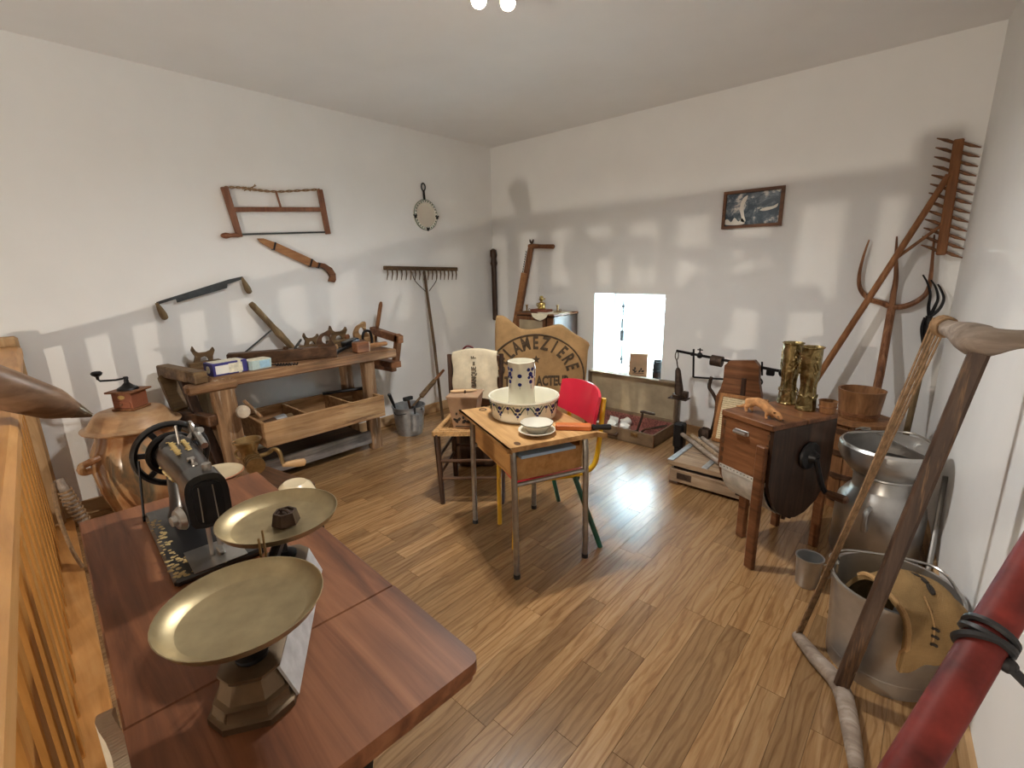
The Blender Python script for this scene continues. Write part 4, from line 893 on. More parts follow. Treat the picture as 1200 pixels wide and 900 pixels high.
# ------------------------------------------------------------------ school desk
DH = .64
DT = Vector((2.140, -2.032, 0)); DR = R(-23.5)
t = thing('school_desk', 'small wooden school desk with grey tubular steel legs', 'desk', DT, DR)
b = MB(); b.prism(spl2([(-.296,-.218),(-.28,-.222),(.285,-.222),(.303,-.215),(.307,-.20),(.307,.20),(.30,.218),(-.295,.218),(-.30,.2),(-.30,-.2)], 2), .022, (0,0,DH-.011), (1,0,0), (0,1,0)); b.build('desk_top', 'desk_top', t)
for y in (-.18, .18):
    p = [(-.265, y, .0), (-.258, y, .40), (-.25, y, .57), (-.235, y, .60), (-.20, y, .609), (.20, y, .609), (.235, y, .60), (.25, y, .57), (.258, y, .40), (.265, y, 0)]
    MB().tube(spl(p, 4), .0135, 12).build('tube_leg', 'tube_steel', t)
MB().tube([(-.255,-.18,.45), (-.255,.18,.45)], .010, 8).build('cross_tube', 'tube_steel', t); MB().tube([(.255,-.18,.445), (.255,.18,.445)], .010, 8).build('cross_tube', 'tube_steel', t)
for x in (-.265, .265):
    for y in (-.18, .18): MB().lathe([(.0155,0),(.0155,.02)], 12, (x, y, 0)).build('foot_cap', 'rubber', t)
MB().bb(-.235, .235, -.172, -.160, .475, .612, .002).build('side_panel', 'desk_panel', t); MB().bb(-.235, .235, .160, .172, .475, .612, .002).build('side_panel', 'desk_panel', t)
MB().bb(.225, .239, -.172, .172, .455, .565, .002).build('front_panel', 'desk_panel', t); MB().bb(-.239, -.225, -.172, .172, .475, .60, .002).build('back_panel', 'desk_panel', t)
MB().bb(-.23, .23, -.165, .165, .455, .468).build('shelf_board', 'desk_panel', t); MB().bb(-.228, .227, -.162, .162, .553, .566).build('shelf_board', 'desk_panel', t)
b = MB(); b.tube([(-.25+.018*math.cos(k*PI/10)-.0, -.12+.018*math.sin(k*PI/10), DH+.0005) for k in range(20)], .0025, 5, closed=True); b.tube([(-.30,-.09,DH+.0005), (-.25,-.05,DH+.0005), (-.23,-.04,DH+.0005)], .002, 5); b.tube([(-.29,-.05,DH+.0005), (-.25,-.08,DH+.0005)], .002, 5); b.build('ink_mark', 'black_ink', t)
b = MB(); b.lathe([(.014,0),(.013,.001)], 14, (.27, -.17, DH-.0002), sx=1.5); b.build('screw_plate', 'dark_wood_x', t)
TD = TM[t.name]
o = MB(TD).box((.187, -.018, .5725), (.17, .27, .014), .002).build('school_notebook', 'blue_card', loc=TD @ Vector((.187, -.018, .5655))); tag(o, 'light blue notebook pushed into the desk shelf', 'notebook')
# ---- on the school desk
BC = PZ(617, 484.5, DH); BC = Vector((2.085, -1.975, DH))
t = thing('wash_basin', 'big round cream wash basin with blue and green border on the desk', 'basin', BC)
MB().lathe([(0,.004),(.150,0),(.158,.006),(.168,.085),(.172,.098),(.176,.100),(.174,.106),(.166,.104),(.160,.085),(.150,.014),(0,.012)], 56).build('basin_body', 'cream_enamel', t)
rb = lambda z: .158+(z-.006)*.127+.0006
def oncyl(a, z, rr): return Vector((rr*math.cos(a), rr*math.sin(a), z))
bl, gr = MB(), MB()
for k in range(11):
    a = 2*PI*k/11+.1
    for (da, z, s, hh) in ((0,.072,.009,1.35),(-.055,.052,.006,1.3),(.055,.052,.006,1.3),(0,.040,.0065,1.3)):
        bl.ball(oncyl(a+da, z, rb(z)-.001), s, 7, (.55,.55,hh)) if False else bl.lathe([(s*1.15,-.001),(s*1.05,.0014)], 8, oncyl(a+da, z, rb(z)-.0002), (math.cos(a+da), math.sin(a+da), -.12))
    a2 = a+PI/11
    bl.lathe([(.0085,0),(.008,.0012)], 8, oncyl(a2, .078, rb(.078)-.0006), (math.cos(a2), math.sin(a2), -.12))
    gr.tube([oncyl(a2, .068, rb(.068)), oncyl(a2, .05, rb(.05))], .0012, 4)
    gr.tube([oncyl(a, .032, rb(.032)), oncyl(a, .022, rb(.022))], .0012, 4)
    for sgn in (-1, 1):
        gr.tube([oncyl(a+sgn*q, z, rb(z)) for q, z in ((.08,.050),(.12,.064),(.17,.076),(.235,.086))], .0026, 4)
        gr.tube([oncyl(a+sgn*q, z, rb(z)) for q, z in ((.05,.066),(.09,.078),(.13,.088))], .0022, 4)
gr.tube([oncyl(2*PI*k/60, .094, rb(.090)) for k in range(60)], .0022, 4, closed=True)
o = bl.build('blue_motif', 'blue_ink', t); o['kind'] = 'stuff'; o = gr.build('green_motif', 'green_ink', t); o['kind'] = 'stuff'
t = thing('water_jug', 'cream water jug with blue motifs standing in the wash basin', 'jug', BC+Vector((-.005, -.01, .0125)))
va = math.atan2(CAM.y-BC.y, CAM.x-BC.x)-.12
def jr(r, z, a):
    d = (a-va+PI) % (2*PI)-PI; k = max(0, (z-.19)/.07); return r*(1+.16*k*math.exp(-(d/.35)**2))
MB().lathe([(0,.004),(.071,0),(.073,.004),(.070,.05),(.0685,.053),(.066,.06),(.064,.12),(.063,.22),(.064,.255),(.066,.262),(.063,.264),(.060,.255),(.059,.10),(0,.09)], 48, rf=jr).build('jug_body', 'cream_enamel', t)
bl = MB()
for k in range(7):
    a = va+2*PI*k/7
    for (da, z, s) in ((0,.205,.013),(0,.168,.011),(-.20,.228,.010),(.20,.228,.010),(-.17,.19,.008),(.17,.19,.008)) if k else ((0,.20,.012),(0,.158,.011)):
        aa = a+da; rr = .0648+ (jr(1, z, aa)-1)*.064
        bl.lathe([(s,-.003),(s*.85,.0006)], 8, Vector((rr*math.cos(aa), rr*math.sin(aa), z)), (math.cos(aa), math.sin(aa), 0))
    rr = .0644; bl.tube([(rr*math.cos(a), rr*math.sin(a), .155), (rr*math.cos(a), rr*math.sin(a), .135)], .0012, 4)
o = bl.build('blue_motif', 'blue_ink', t); o['kind'] = 'stuff'
h = va+PI*.85; dr = Vector((math.cos(h), math.sin(h), 0))
MB().tube(spl([dr*.06+Zv*.23, dr*.10+Zv*.235, dr*.115+Zv*.18, dr*.09+Zv*.12, dr*.062+Zv*.10], 5), .009, 8).build('jug_handle', 'cream_enamel', t)
sp = PZ(629, 508, DH); sp.z = DH
o = MB().lathe([(0,.004),(.045,0),(.05,.004),(.078,.016),(.083,.020),(.081,.023),(.05,.010),(0,.008)], 36, sp).build('saucer', 'cream_enamel', loc=sp); tag(o, 'small cream saucer under the little bowl on the desk', 'saucer')
t = thing('small_bowl', 'little scalloped cream bowl resting on the saucer', 'bowl', sp+Vector((0, 0, .0085)))
MB().lathe([(0,.003),(.035,0),(.04,.004),(.062,.030),(.070,.042),(.072,.046),(.069,.047),(.058,.030),(.035,.010),(0,.009)], 36, rf=lambda r, z, a: r*(1+(.02*math.cos(a*8) if z > .035 else 0))).build('bowl_body', 'pale_enamel', t)
b = MB(); b.tube([(.0715*math.cos(k*PI/16), .0715*math.sin(k*PI/16), .043) for k in range(32)], .0012, 4, closed=True); b.build('rim_line', 'green_ink', t)
a, c, e = PZ(651, 499.5, DH+.0125), PZ(693, 500.5, DH+.0125), PZ(716.5, 500.5, DH+.0165)
t = thing('sheathed_knife', 'knife in an orange-brown leather sheath lying on the desk', 'knife', a)
MB().beam(a, c, .045, .026, .005).build('sheath', 'orange_leather', t, True)
d = e-c; MB().tube([c, c+d*.1, c+d*.2, c+d*.9, e], [.010, .015, .011, .014, .010], 12).build('handle', 'black_paint', t, True)

# ------------------------------------------------------------------ red school chair
t = thing('red_school_chair', 'red school chair with yellow frame and green rear legs', 'chair', (2.143, -1.903, 0), R(-30))
for s in (-1, 1):
    MB().tube([(s*.125, -.20, 0), (s*.145, -.19, .355), (s*.15, -.17, .368)], .0125, 10).build('front_leg', 'yellow_paint', t)
    MB().tube([(s*.255, .205, 0), (s*.175, .10, .355)], .0125, 10).build('rear_leg', 'green_paint', t)
    MB().tube(spl([(s*.15, -.19, .362), (s*.155, 0, .362), (s*.165, .13, .365), (s*.172, .20, .40), (s*.175, .225, .50), (s*.178, .245, .74)], 5), .0125, 10).build('back_tube', 'yellow_paint', t)
def sf(u, v): x = (u-.5)*.36; return (x, -.21+.36*v, .383-.008*(1-(2*u-1)**2)+.0*v)
MB().grid(sf, 8, 8, .012).build('seat', 'red_paint', t)
def bf(u, v): x = (u-.5)*.42; return (x, .262-.055*(2*u-1)**2-.03*(1-v)+.0, .585+.19*v-.02*abs(2*u-1)**3*(v*2-1))
MB().grid(bf, 12, 6, .012).build('backrest', 'red_paint', t)
MB().tube([(-.17, .12, .345), (.17, .12, .345)], .010, 8).build('cross_tube', 'green_paint', t)

# ------------------------------------------------------------------ burlap sack panel
k0, k1 = Vector((1.075, -1.165, 0)), Vector((1.635, -.66, 0)); U = (k1-k0).normalized(); Nn = U.cross(Zv)   # Nn points to the room
if Nn.dot(CAM-k0) < 0: Nn = -Nn
def onp(px, py):
    d = _ray(px, py); n = Nn; tt = (k0-CAM).dot(n)/d.dot(n); q = CAM+d*tt; return ((q-k0).dot(U), q.z)
t = thing('burlap_sack', 'big stencilled burlap sack stretched upright behind the desk', 'sack', (k0+k1)/2)
ot = [onp(a, c) for a, c in ((581,373),(585,369.5),(592,371),(601,378),(611,385),(625,385.5),(640,383),(652,380),(660,381),(672,390),(690,401.5),(689,412),(687,440),(684,470))]
xr = ot[-1][0]
ot += [(xr+.01, .25), (xr-.005, .02), (xr-.03, .0), (.03, .0), (-.0, .03), (-.01, .3), onp(580.5, 440), onp(580, 400)]
outl = [(p.x, p.y) for p in spl([(a, c, 0) for a, c in ot], 3, True)]
# pillow: rings shrinking towards the middle while swelling outwards
cx, cz = sum(a for a, c in outl)/len(outl), sum(c for a, c in outl)/len(outl)
b = MB(); vs = []; fs = []; n = len(outl); lv = [(1, 0, 0), (.985, .014, 1), (.95, .022, 1), (.85, .027, 1), (.6, .030, 1), (.3, .031, 1), (.01, .031, 1)]
def P3(a, c, h): return k0+U*a+Zv*c+Nn*h
for s, h, _ in lv: vs += [P3(cx+(a-cx)*s, cz+(c-cz)*s, h) for a, c in outl]
for s, h, _ in lv[1:]: vs += [P3(cx+(a-cx)*s, cz+(c-cz)*s, -h) for a, c in outl]
for i in range(len(lv)-1):
    for k in range(n): fs.append((i*n+k, i*n+(k+1) % n, (i+1)*n+(k+1) % n, (i+1)*n+k))
L0 = len(lv)
for k in range(n): fs.append((k, (k+1) % n, L0*n+(k+1) % n, L0*n+k))
for i in range(L0, L0+len(lv)-2):
    for k in range(n): fs.append((i*n+k, i*n+(k+1) % n, (i+1)*n+(k+1) % n, (i+1)*n+k))
b.add(vs, fs); b.build('cloth', 'burlap', t, True, sharp=60)
# stencil lettering set on an arc
hN = .0325
cA = onp(627.5, 441); e1 = onp(627.5, 391.5); RA = e1[1]-cA[1]
def sten(s, size, u, v, ang, fxx=.8):
    m = frame(P3(u, v, hN), U*math.cos(ang)+Zv*math.sin(ang), -U*math.sin(ang)+Zv*math.cos(ang)); return text(s, size, m, 'sack_ink', t, ext=.0015, fx=fxx, world=True, bold=.0045)
word = 'DELAMEZIERE'; angs = [R(163-14.6*i) for i in range(11)]
for ch, a in zip(word, angs): sten(ch, .135, cA[0]+RA*1.12*.80*math.cos(a)*.98, cA[1]+RA*.80*math.sin(a), a-PI/2, .62)
q = onp(603, 446.5); sten('TO', .105, q[0]-.03, q[1], 0, .62); q = onp(648, 445.5); sten('ACTEUR', .105, q[0]-.005, q[1], 0, .62)
b = MB(); b.tube([P3(cA[0]+RA*1.13*math.cos(a), cA[1]+RA*math.sin(a), hN-.002) for a in [R(-12+204*k/50) for k in range(51)]], .0065, 5); b.build('stencil_ring', 'sack_ink', t, True)
q = onp(628, 420.5); st5 = [(.034*(1 if k % 2 == 0 else .42)*math.sin(k*PI/5), .034*(1 if k % 2 == 0 else .42)*math.cos(k*PI/5)) for k in range(10)]
MB().prism(st5, .003, P3(q[0], q[1], hN), U, Zv).build('stencil_star', 'sack_ink', t, True)

# ------------------------------------------------------------------ back wall, left part
t = thing('carved_stake', 'dark carved wooden stake hung upright in the room corner', 'stake', (.047, -.045, .80))
b = MB(); b.beam((.047, -.041, .815), (.047, -.041, 1.50), .052, .045, .012, (0,1,0)); b.build('shaft', 'dark_wood_z', t, True)
b = MB(); b.tube([(.047,-.041,1.36), (.047,-.041,1.40), (.047,-.041,1.44), (.047,-.041,1.48), (.043,-.041,1.53), (.045,-.041,1.545)], [.024, .036, .026, .036, .032, .012], 10); b.build('carved_head', 'dark_wood_z', t, True)
t = thing('wooden_frame_saw', 'narrow brown hand saw with a side peg leaning on the back wall', 'saw', PY(604, 378, -.05))
a, c = PY(622.5, 288, -.04), PY(606, 380, -.04); a2 = c+(c-a)*.35
MB().beam(a, a2, .055, .03, .004, (0,1,0)).build('saw_beam', 'brown_wood_z', t, True)
a, c = PY(614.5, 320, -.08), PY(604, 380, -.08); MB().beam(a, c+(c-a)*.35, .062, .03, .004, (0,1,0)).build('side_board', 'sheath_wood', t, True)
p, q = PY(620, 288.5, -.05), PY(649.5, 289, -.05); MB().tube([p, p+(q-p)*.1, p+(q-p)*.5, q-(q-p)*.03, q], [.020, .023, .019, .021, .012], 10).build('peg', 'brown_wood', t, True)
b = MB(); tp = PY(623, 285, -.04)
for s in (-1, 1): b.tube([tp, tp+Vector((s*.018, 0, .02)), tp+Vector((s*.022, 0, .035))], [.012, .009, .005], 7)
b.build('wing_nut', 'dark_wood_z', t, True)
b = MB(); a, c = PY(619, 295, -.04), PY(615, 318, -.04)
for k in range(9): q = a+(c-a)*(k/8)-Vector((.022,0,0)); b.prism([(0,.012),(-.012,0),(0,-.012)], .004, q, (1,0,0), (0,0,1))
b.build('saw_teeth', 'dark_steel', t, True)
# cabinet with oil lamp
CX0, CX1, CY0, CY1, CZ = .655, 1.085, -.40, -.03, .955
t = thing('wood_cabinet', 'narrow dark polished wooden cabinet with cloth front panel by the back wall', 'cabinet', ((CX0+CX1)/2, (CY0+CY1)/2, 0))
MB().bb(CX0, CX1, CY0+.01, CY1, 0, CZ-.02, .006).build('cabinet_body', 'dark_wood_z', t, True)
MB().bb(CX0-.01, CX1+.01, CY0-.01, CY1, CZ-.02, CZ, .006).build('cabinet_top', 'box_wood', t, True)
MB().ring([(CX0+.01, .52), (CX1-.09, .52), (CX1-.09, CZ-.03), (CX0+.01, CZ-.03)], [(CX0+.04, .55), (CX1-.12, .55), (CX1-.12, CZ-.06), (CX0+.04, CZ-.06)], .014, (0, CY0+.006, 0)).build('door_frame', 'brown_wood_z', t, True)
MB().bb(CX0+.035, CX1-.115, CY0+.002, CY0+.012, .545, CZ-.055).build('cloth_panel', 'lining', t, True)
MB().bb(CX1-.07, CX1, CY0-.002, CY0+.012, .05, CZ-.03, .004).build('corner_post', 'box_wood', t, True)
o = MB().prism([(-.10,.11),(.10,.11),(.115,-.10),(.03,-.185),(-.06,-.165),(-.13,-.10)], .004, (.985, -.235, CZ+.002), (1,0,0), (0,1,0)).build('lace_doily', 'lace', loc=(.985, -.235, CZ))
b = MB(); 
tag(o, 'cream lace doily hanging over the cabinet edge', 'doily')
b = MB(); b.prism([(-.10,0),(.085,0),(.07,-.028),(.035,-.05),(.0,-.064),(-.05,-.05),(-.085,-.03)], .004, (.95, CY0-.014, CZ+.003), (1,0,0), (0,0,1)); x = b.build('hanging_edge', 'lace', o); x.location = -Vector((.985, -.235, CZ))
lp = Vector((.845, -.26, CZ))
o = MB().bb(lp.x-.09, lp.x+.09, lp.y-.05, lp.y+.05, CZ, CZ+.026, .003).build('old_book', 'book_red', loc=(lp.x, lp.y, CZ)); tag(o, 'reddish brown old book under the oil lamp', 'book')
t = thing('oil_lamp', 'small brass oil lamp with glass chimney on the cabinet', 'oil lamp', (lp.x, lp.y, CZ+.026))
MB().lathe([(0,0),(.036,0),(.038,.006),(.033,.015),(.036,.045),(.030,.058),(.012,.065),(.012,.075),(.022,.08),(.024,.09),(.016,.10),(0,.10)], 20).build('font', 'brass', t)
b = MB(); b.lathe([(.014,.092),(.018,.10),(.012,.12)], 14); b.tube([(.016,0,.09), (.034,0,.095)], .003, 6); b.ball((.036,0,.095), .007, 8); b.tube(spl([(-.033,0,.02), (-.055,0,.03), (-.052,0,.05), (-.034,0,.045)], 4), .004, 6); b.build('burner', 'brass', t)
MB().lathe([(.017,.10),(.026,.125),(.022,.155),(.014,.185),(.013,.215)], 18, cap0=False, cap1=False).build('chimney', 'clear_glass', t)
for lab, x, y in (('little brass candlestick left of the oil lamp on the cabinet', .705, -.30), ('little brass candlestick on the lace doily', 1.01, -.24)):
    zz = CZ if x < .9 else CZ+.004
    t = thing('candlestick', lab, 'candlestick', (x, y, zz))
    MB().lathe([(0,0),(.036,0),(.038,.004),(.03,.007),(.008,.010),(.007,.03),(.011,.034),(.007,.038),(.010,.055),(.014,.058),(.012,.064),(0,.06)], 18).build('stick', 'brass_dull', t)
    MB().tube([(.03+.012*math.cos(k*PI/6), 0, .018+.012*math.sin(k*PI/6)) for k in range(12)], .0025, 5, closed=True).build('finger_ring', 'brass_dull', t)

# things on the window sill
def sill(px, py): q = PZ(px, py, WZ0); q.z = WZ0; return q
o = MB(Matrix.Rotation(0, 4, 'Z')).box((1.435, .12, WZ0+.008), (.25, .18, .016), .004).build('papers', 'paper', loc=(1.435, .12, WZ0)); tag(o, 'stack of loose white papers on the window sill', 'papers')
t = thing('flour_box', 'pale cardboard box with black flower stencil on the window sill', 'box', (1.665, .07, WZ0), R(24))
MB().bb(-.08, .07, -.055, .055, 0, .205, .003).build('carton', 'kraft', t)
b = MB()
for (u, v, s, a) in ((-.04,.04,.03,.6),(-.03,.06,.03,1.6),(-.03,.05,.028,2.4),(.0,.04,.03,1.0),(.02,.05,.03,.3),(.02,.06,.025,1.5)): leaf2(b, Vector((u, -.0556, v)), (1,0,0), (0,0,1), s, a)
b.beam((-.05,-.0556,.035), (.045,-.0556,.035), .001, .005); b.build('flower_stencil', 'black_ink', t)
t = thing('tin_canister', 'dark dented tin canister at the right end of the window sill', 'tin', (1.842, .055, WZ0), R(5))
MB().lathe([(0,0),(.036,0),(.038,.004),(.036,.07),(.038,.074),(.034,.08),(.036,.15),(.030,.155),(.03,.17),(0,.17)], 20).build('canister', 'dark_steel', t)
MB().lathe([(.0385,.02),(.0385,.06)], 20, cap0=False, cap1=False).build('label_band', 'rust_iron', t)

# ------------------------------------------------------------------ open suitcase
SX0, SX1, SY0, SY1, SH = 1.26, 2.085, -.475, -.10, .105
t = thing('open_suitcase', 'open brown suitcase on the floor under the window', 'suitcase', ((SX0+SX1)/2, -.28, 0))
MB().bb(SX0, SX1, SY0, SY1, 0, .012, .002).build('case_bottom', 'suitcase_skin', t, True)
for (x0, x1, y0, y1) in ((SX0, SX1, SY0, SY0+.012), (SX0, SX1, SY1-.012, SY1), (SX0, SX0+.012, SY0, SY1), (SX1-.012, SX1, SY0, SY1)): MB().bb(x0, x1, y0, y1, .0, SH, .002).build('case_wall', 'suitcase_skin', t, True)
MB().bb(SX0+.012, SX1-.012, SY0+.012, SY1-.012, .012, .016).build('printed_lining', 'pink_print', t, True)
MB().bb(SX0+.012, SX1-.012, SY1-.015, SY1-.012, .016, SH).build('printed_lining', 'pink_print', t, True)
b = MB(); b.bb(SX0, SX1, -.062, -.05, SH, .44, .002); b.bb(SX0, SX1, -.11, -.05, .425, .44, .003); b.bb(SX0, SX0+.014, -.11, -.05, SH, .44, .003); b.bb(SX1-.014, SX1, -.11, -.05, SH, .44, .003); b.bb(SX0, SX1, -.11, -.05, SH-.002, SH+.012, .003); b.build('case_lid', 'suitcase_skin', t, True)
MB().bb(SX0+.014, SX1-.014, -.066, -.0615, SH+.012, .425).build('lid_lining', 'lining', t, True)
b = MB(); b.bb(SX0+.015, SX1-.015, -.068, -.065, .425, .436); b.bb(SX1-.004, SX1+.001, SY0-.001, SY0+.004, .0, SH, .001); b.build('edge_trim', 'brown_wood', t, True)
for x in (1.50, 1.925):
    b = MB(); b.bb(x-.03, x+.03, SY0-.005, SY0+.002, .060, .092, .002); b.box((x-.0, SY0-.008, .078), (.02, .008, .02), .002); b.build('clasp', 'brass_dull', t, True)
b = MB(); b.tube(spl([(1.63, SY0-.002, .06), (1.64, SY0-.02, .045), (1.72, SY0-.022, .04), (1.77, SY0-.02, .045), (1.78, SY0-.002, .06)], 4), .009, 8); b.build('case_handle', 'dark_wood_x', t, True)
rn = random.Random(11)
mugs = [(1.575,-.395,.036),(1.69,-.40,.038),(1.80,-.40,.036),(1.635,-.29,.037),(1.748,-.292,.038),(1.58,-.185,.036),(1.69,-.185,.037)]
for k, (x, y, r) in enumerate(mugs):
    t = thing('wrapped_cup', 'small white cup lying among the crockery inside the suitcase', 'cup', (x, y, .0125), rn.uniform(0, 6), 'white cups in the suitcase')
    q = MB(); ax = Vector((1, .2, .15)); q.lathe([(0,-.034),(r*.75,-.036),(r*.82,-.030),(r,.027),(r*1.04,.036),(r*.96,.036),(r*.75,-.025),(0,-.027)], 18, (0, 0, r*1.02), ax); q.build('cup_body', 'white_ceramic', t)
    MB().tube(spl([(-.02, r*.8, r*1.3), (-.015, r*1.25, r*1.4), (.015, r*1.3, r*1.4), (.02, r*.9, r*1.3)], 4), .005, 6).build('cup_handle', 'white_ceramic', t)
t = thing('hand_brace', 'old iron and wood hand crank tool sticking up from the suitcase', 'tool', (1.90, -.35, .016))
b = MB(); b.tube(spl([(1.885,-.37,.03), (1.90,-.36,.10), (1.915,-.34,.18), (1.918,-.335,.225)], 5), .010, 8); b.build('crank', 'rust_iron', t, True)
MB().tube([(1.90,-.335,.222), (1.92,-.335,.226), (2.0,-.335,.226), (2.02,-.335,.226)], [.010,.013,.011,.008], 8).build('crank_grip', 'rust_iron', t, True)
MB().ball((1.885,-.37,.045), .035, 10, (1,1,.85)).build('gear_body', 'black_iron', t, True)
t = thing('garden_trowel', 'rusty trowel blade lying on the printed lining of the suitcase', 'trowel', (1.96, -.27, .016))
MB().prism(spl2([(-.05,0),(-.02,.028),(.05,.034),(.085,.012),(.085,-.012),(.05,-.034),(-.02,-.028)], 3), .004, (2.0,-.25,.09), (1,.2,.35), (-.2,1,0)).build('blade', 'rust_iron', t, True)
MB().tube([(1.955,-.26,.075), (1.91,-.27,.06), (1.88,-.285,.0255)], .009, 8).build('handle', 'dark_wood_x', t, True)
# ------------------------------------------------------------------ framed photograph
t = thing('framed_photograph', 'small framed black and white photograph on the back wall', 'picture', (2.49, -.012, 1.59))
c4 = [(2.303, 1.594), (2.688, 1.588), (2.676, 1.839), (2.294, 1.845)]
c4 = [(2.298, 1.592), (2.683, 1.592), (2.683, 1.842), (2.298, 1.842)]
inn = [(2.318, 1.612), (2.663, 1.612), (2.663, 1.822), (2.318, 1.822)]
MB().ring(c4, inn, .022, (0, -.012, 0)).build('picture_frame', 'box_wood', t, True)
MB().bb(2.316, 2.665, -.010, -.004, 1.610, 1.824).build('photo_print', 'old_photo', t, True)
b = MB(); b.prism(spl2([(-.03,-.06),(-.045,.0),(-.03,.06),(.0,.08),(-.005,.05),(-.02,.01),(-.012,-.05),(.0,-.09),(-.03,-.09)], 3), .0015, (2.455, -.0112, 1.725)); b.prism(spl2([(.0,0),(.03,.015),(.08,.02),(.11,.035),(.10,.01),(.04,-.005)], 3), .0015, (2.54, -.0112, 1.70)); b.prism(spl2([(-.09,-.02),(-.07,.015),(-.04,-.01),(-.02,.02),(.01,-.008),(.03,.015),(.05,-.025),(-.02,-.03)], 3), .0015, (2.40, -.0112, 1.645)); b.build('pale_figures', 'paper', t, True)

# ------------------------------------------------------------------ platform weighing scale
PX0, PX1, PY0, PY1, PZ1 = 2.42, 2.92, -.955, -.42, .165
t = thing('platform_scale', 'wooden platform weighing scale with iron beam by the back wall', 'scale', (2.67, -.65, 0))
MB().bb(PX0, PX1, PY0, PY0+.03, .02, .105, .004).build('base_rail', 'platform_wood', t, True); MB().bb(PX0, PX1, PY1-.03, PY1, .02, .105, .004).build('base_rail', 'platform_wood', t, True)
MB().bb(PX0, PX0+.03, PY0+.03, PY1-.03, .02, .105, .004).build('base_rail', 'platform_wood', t, True); MB().bb(PX1-.03, PX1, PY0+.03, PY1-.03, .02, .105, .004).build('base_rail', 'platform_wood', t, True)
b = MB()
for x in (PX0+.03, PX1-.03):
    for y in (PY0+.03, PY1-.03): b.bb(x-.03, x+.03, y-.03, y+.03, 0, .02, .003)
b.build('foot', 'dark_wood_x', t, True)
MB().bb(PX0+.02, PX1-.02, PY0+.02, PY1-.02, .105, .128).build('inner_box', 'black_iron', t, True)
for k in range(4):
    y0 = PY0-.01+.136*k; MB().bb(PX0-.01, PX1+.01, y0, y0+.132, .128, PZ1-.006, .003).build('platform_board', 'platform_wood', t, True)
b = MB(); b.bb(PX0-.012, PX0+.025, PY0-.012, PY1+.0, PZ1-.008, PZ1, .001); b.bb(PX1-.025, PX1+.012, PY0-.012, PY1, PZ1-.008, PZ1, .001); b.bb(PX0+.20, PX0+.235, PY0-.01, PY1, PZ1-.007, PZ1+.001, .001); b.build('iron_strip', 'galvanised', t, True)
for x in (PX0+.05, PX1-.10): MB().bb(x, x+.09, PY0-.004, PY0+.002, .045, .085, .001).build('iron_plate', 'rust_iron', t, True)
cy = -.36
co_ = [(a, z) for a, z in ((-.02,.02),(-.02,.46),(.005,.52),(.018,.58),(.018,.68),(.045,.715),(.20,.735),(.232,.70),(.24,.60),(.265,.50),(.275,.02))]
MB().prism(co_, .045, (2.50, cy, 0), (1,0,0), (0,0,1)).build('column_board', 'box_wood', t, True)
MB().bb(2.635, 2.665, cy-.028, cy-.02, .47, .61, .002).build('dark_slot', 'box_dark', t, True)
by = -.30
a, c = PY(792.5, 411, by), PY(925, 437, by)
b = MB(); b.beam(a, c, .012, .018, .002); b.ball(PY(820, 416.5, by), .022, 10); b.ball(PY(811, 415, by), .014, 8); b.build('beam_arm', 'black_iron', t, True)
p = PY(840, 423, by); MB().tube([p-Vector((.038,0,-.003)), p+Vector((.038,0,-.003))], .038, 16).build('sliding_weight', 'rust_iron', t, True)
b = MB(); q = [PY(813, 409, by), PY(812.5, 442, by), PY(849, 444.5, by)]; b.beam(q[0], q[1], .012, .012, .002, (0,1,0)); b.beam(q[1], q[2], .012, .012, .002); q = [PY(820, 416, by), PY(820.5, 408, by)]; b.beam(*q, .008, .008); b.box(PY(820.5, 410, by), (.04,.008,.008), .002); b.build('beam_bracket', 'black_iron', t, True)
b = MB(); b.tube(spl([PY(834, 442, by), PY(831, 453, by), PY(836, 462, by), PY(840, 472, by), PY(838, 490, by), PY(833.5, 508, by)], 5), .013, 8); b.build('curved_rod', 'rust_iron', t, True)
b = MB(); q = PY(793.5, 412, by); b.tube([q+Vector((.012*math.cos(k*PI/8), 0, -.03+.03*math.sin(k*PI/8))) for k in range(16)], .004, 6, closed=True); q2 = PY(794.3, 431, by); b.tube([q-Vector((0,0,.06)), q2], .005, 6); q3 = PY(796, 462, by)
b.tube([q2, q2+(q3-q2)*.1, q3], [.010, .020, .034], 12); b.tube([q3, q3-Zv*.02], .05, 14); b.box(q3-Zv*.03+Vector((0,0,0)), (.14,.09,.008), .002); b.box(q3+Vector((.045,0,.005)), (.04,.04,.045), .004); b.build('weight_hanger', 'rust_iron', t, True)
b = MB(); q = PY(892, 432, by); b.tube(spl([q, q-Vector((.01,0,.05)), q-Vector((-.015,0,.09)), q-Vector((.01,0,.13))], 5), .006, 6); b.box(PY(903, 436, by), (.05,.02,.05), .006); b.ball(PY(918, 437, by), .03, 10); b.tube([PY(893,424,by), PY(893,440,by)], .006, 6); b.build('beam_hook', 'black_iron', t, True)
wp = Vector((2.44, -.50, PZ1)); 
t = thing('iron_weight', 'blocky dark iron weight on the platform of the scale', 'weight', (2.445, -.437, PZ1))
vs = []
for z, s in ((0,.043),(.04,.046),(.062,.036)): vs += [(s*math.cos(k*PI/3+.3), s*math.sin(k*PI/3+.3), z) for k in range(6)]
fs = [tuple(range(6))[::-1], tuple(range(12,18))]+[(i*6+k, i*6+(k+1)%6, i*6+6+(k+1)%6, i*6+6+k) for i in range(2) for k in range(6)]
MB().add(vs, fs).build('weight_body', 'rust_iron', t); MB().tube([(-.02,0,.058), (-.012,0,.07), (.012,0,.07), (.02,0,.058)], .005, 6).build('weight_grip', 'rust_iron', t)
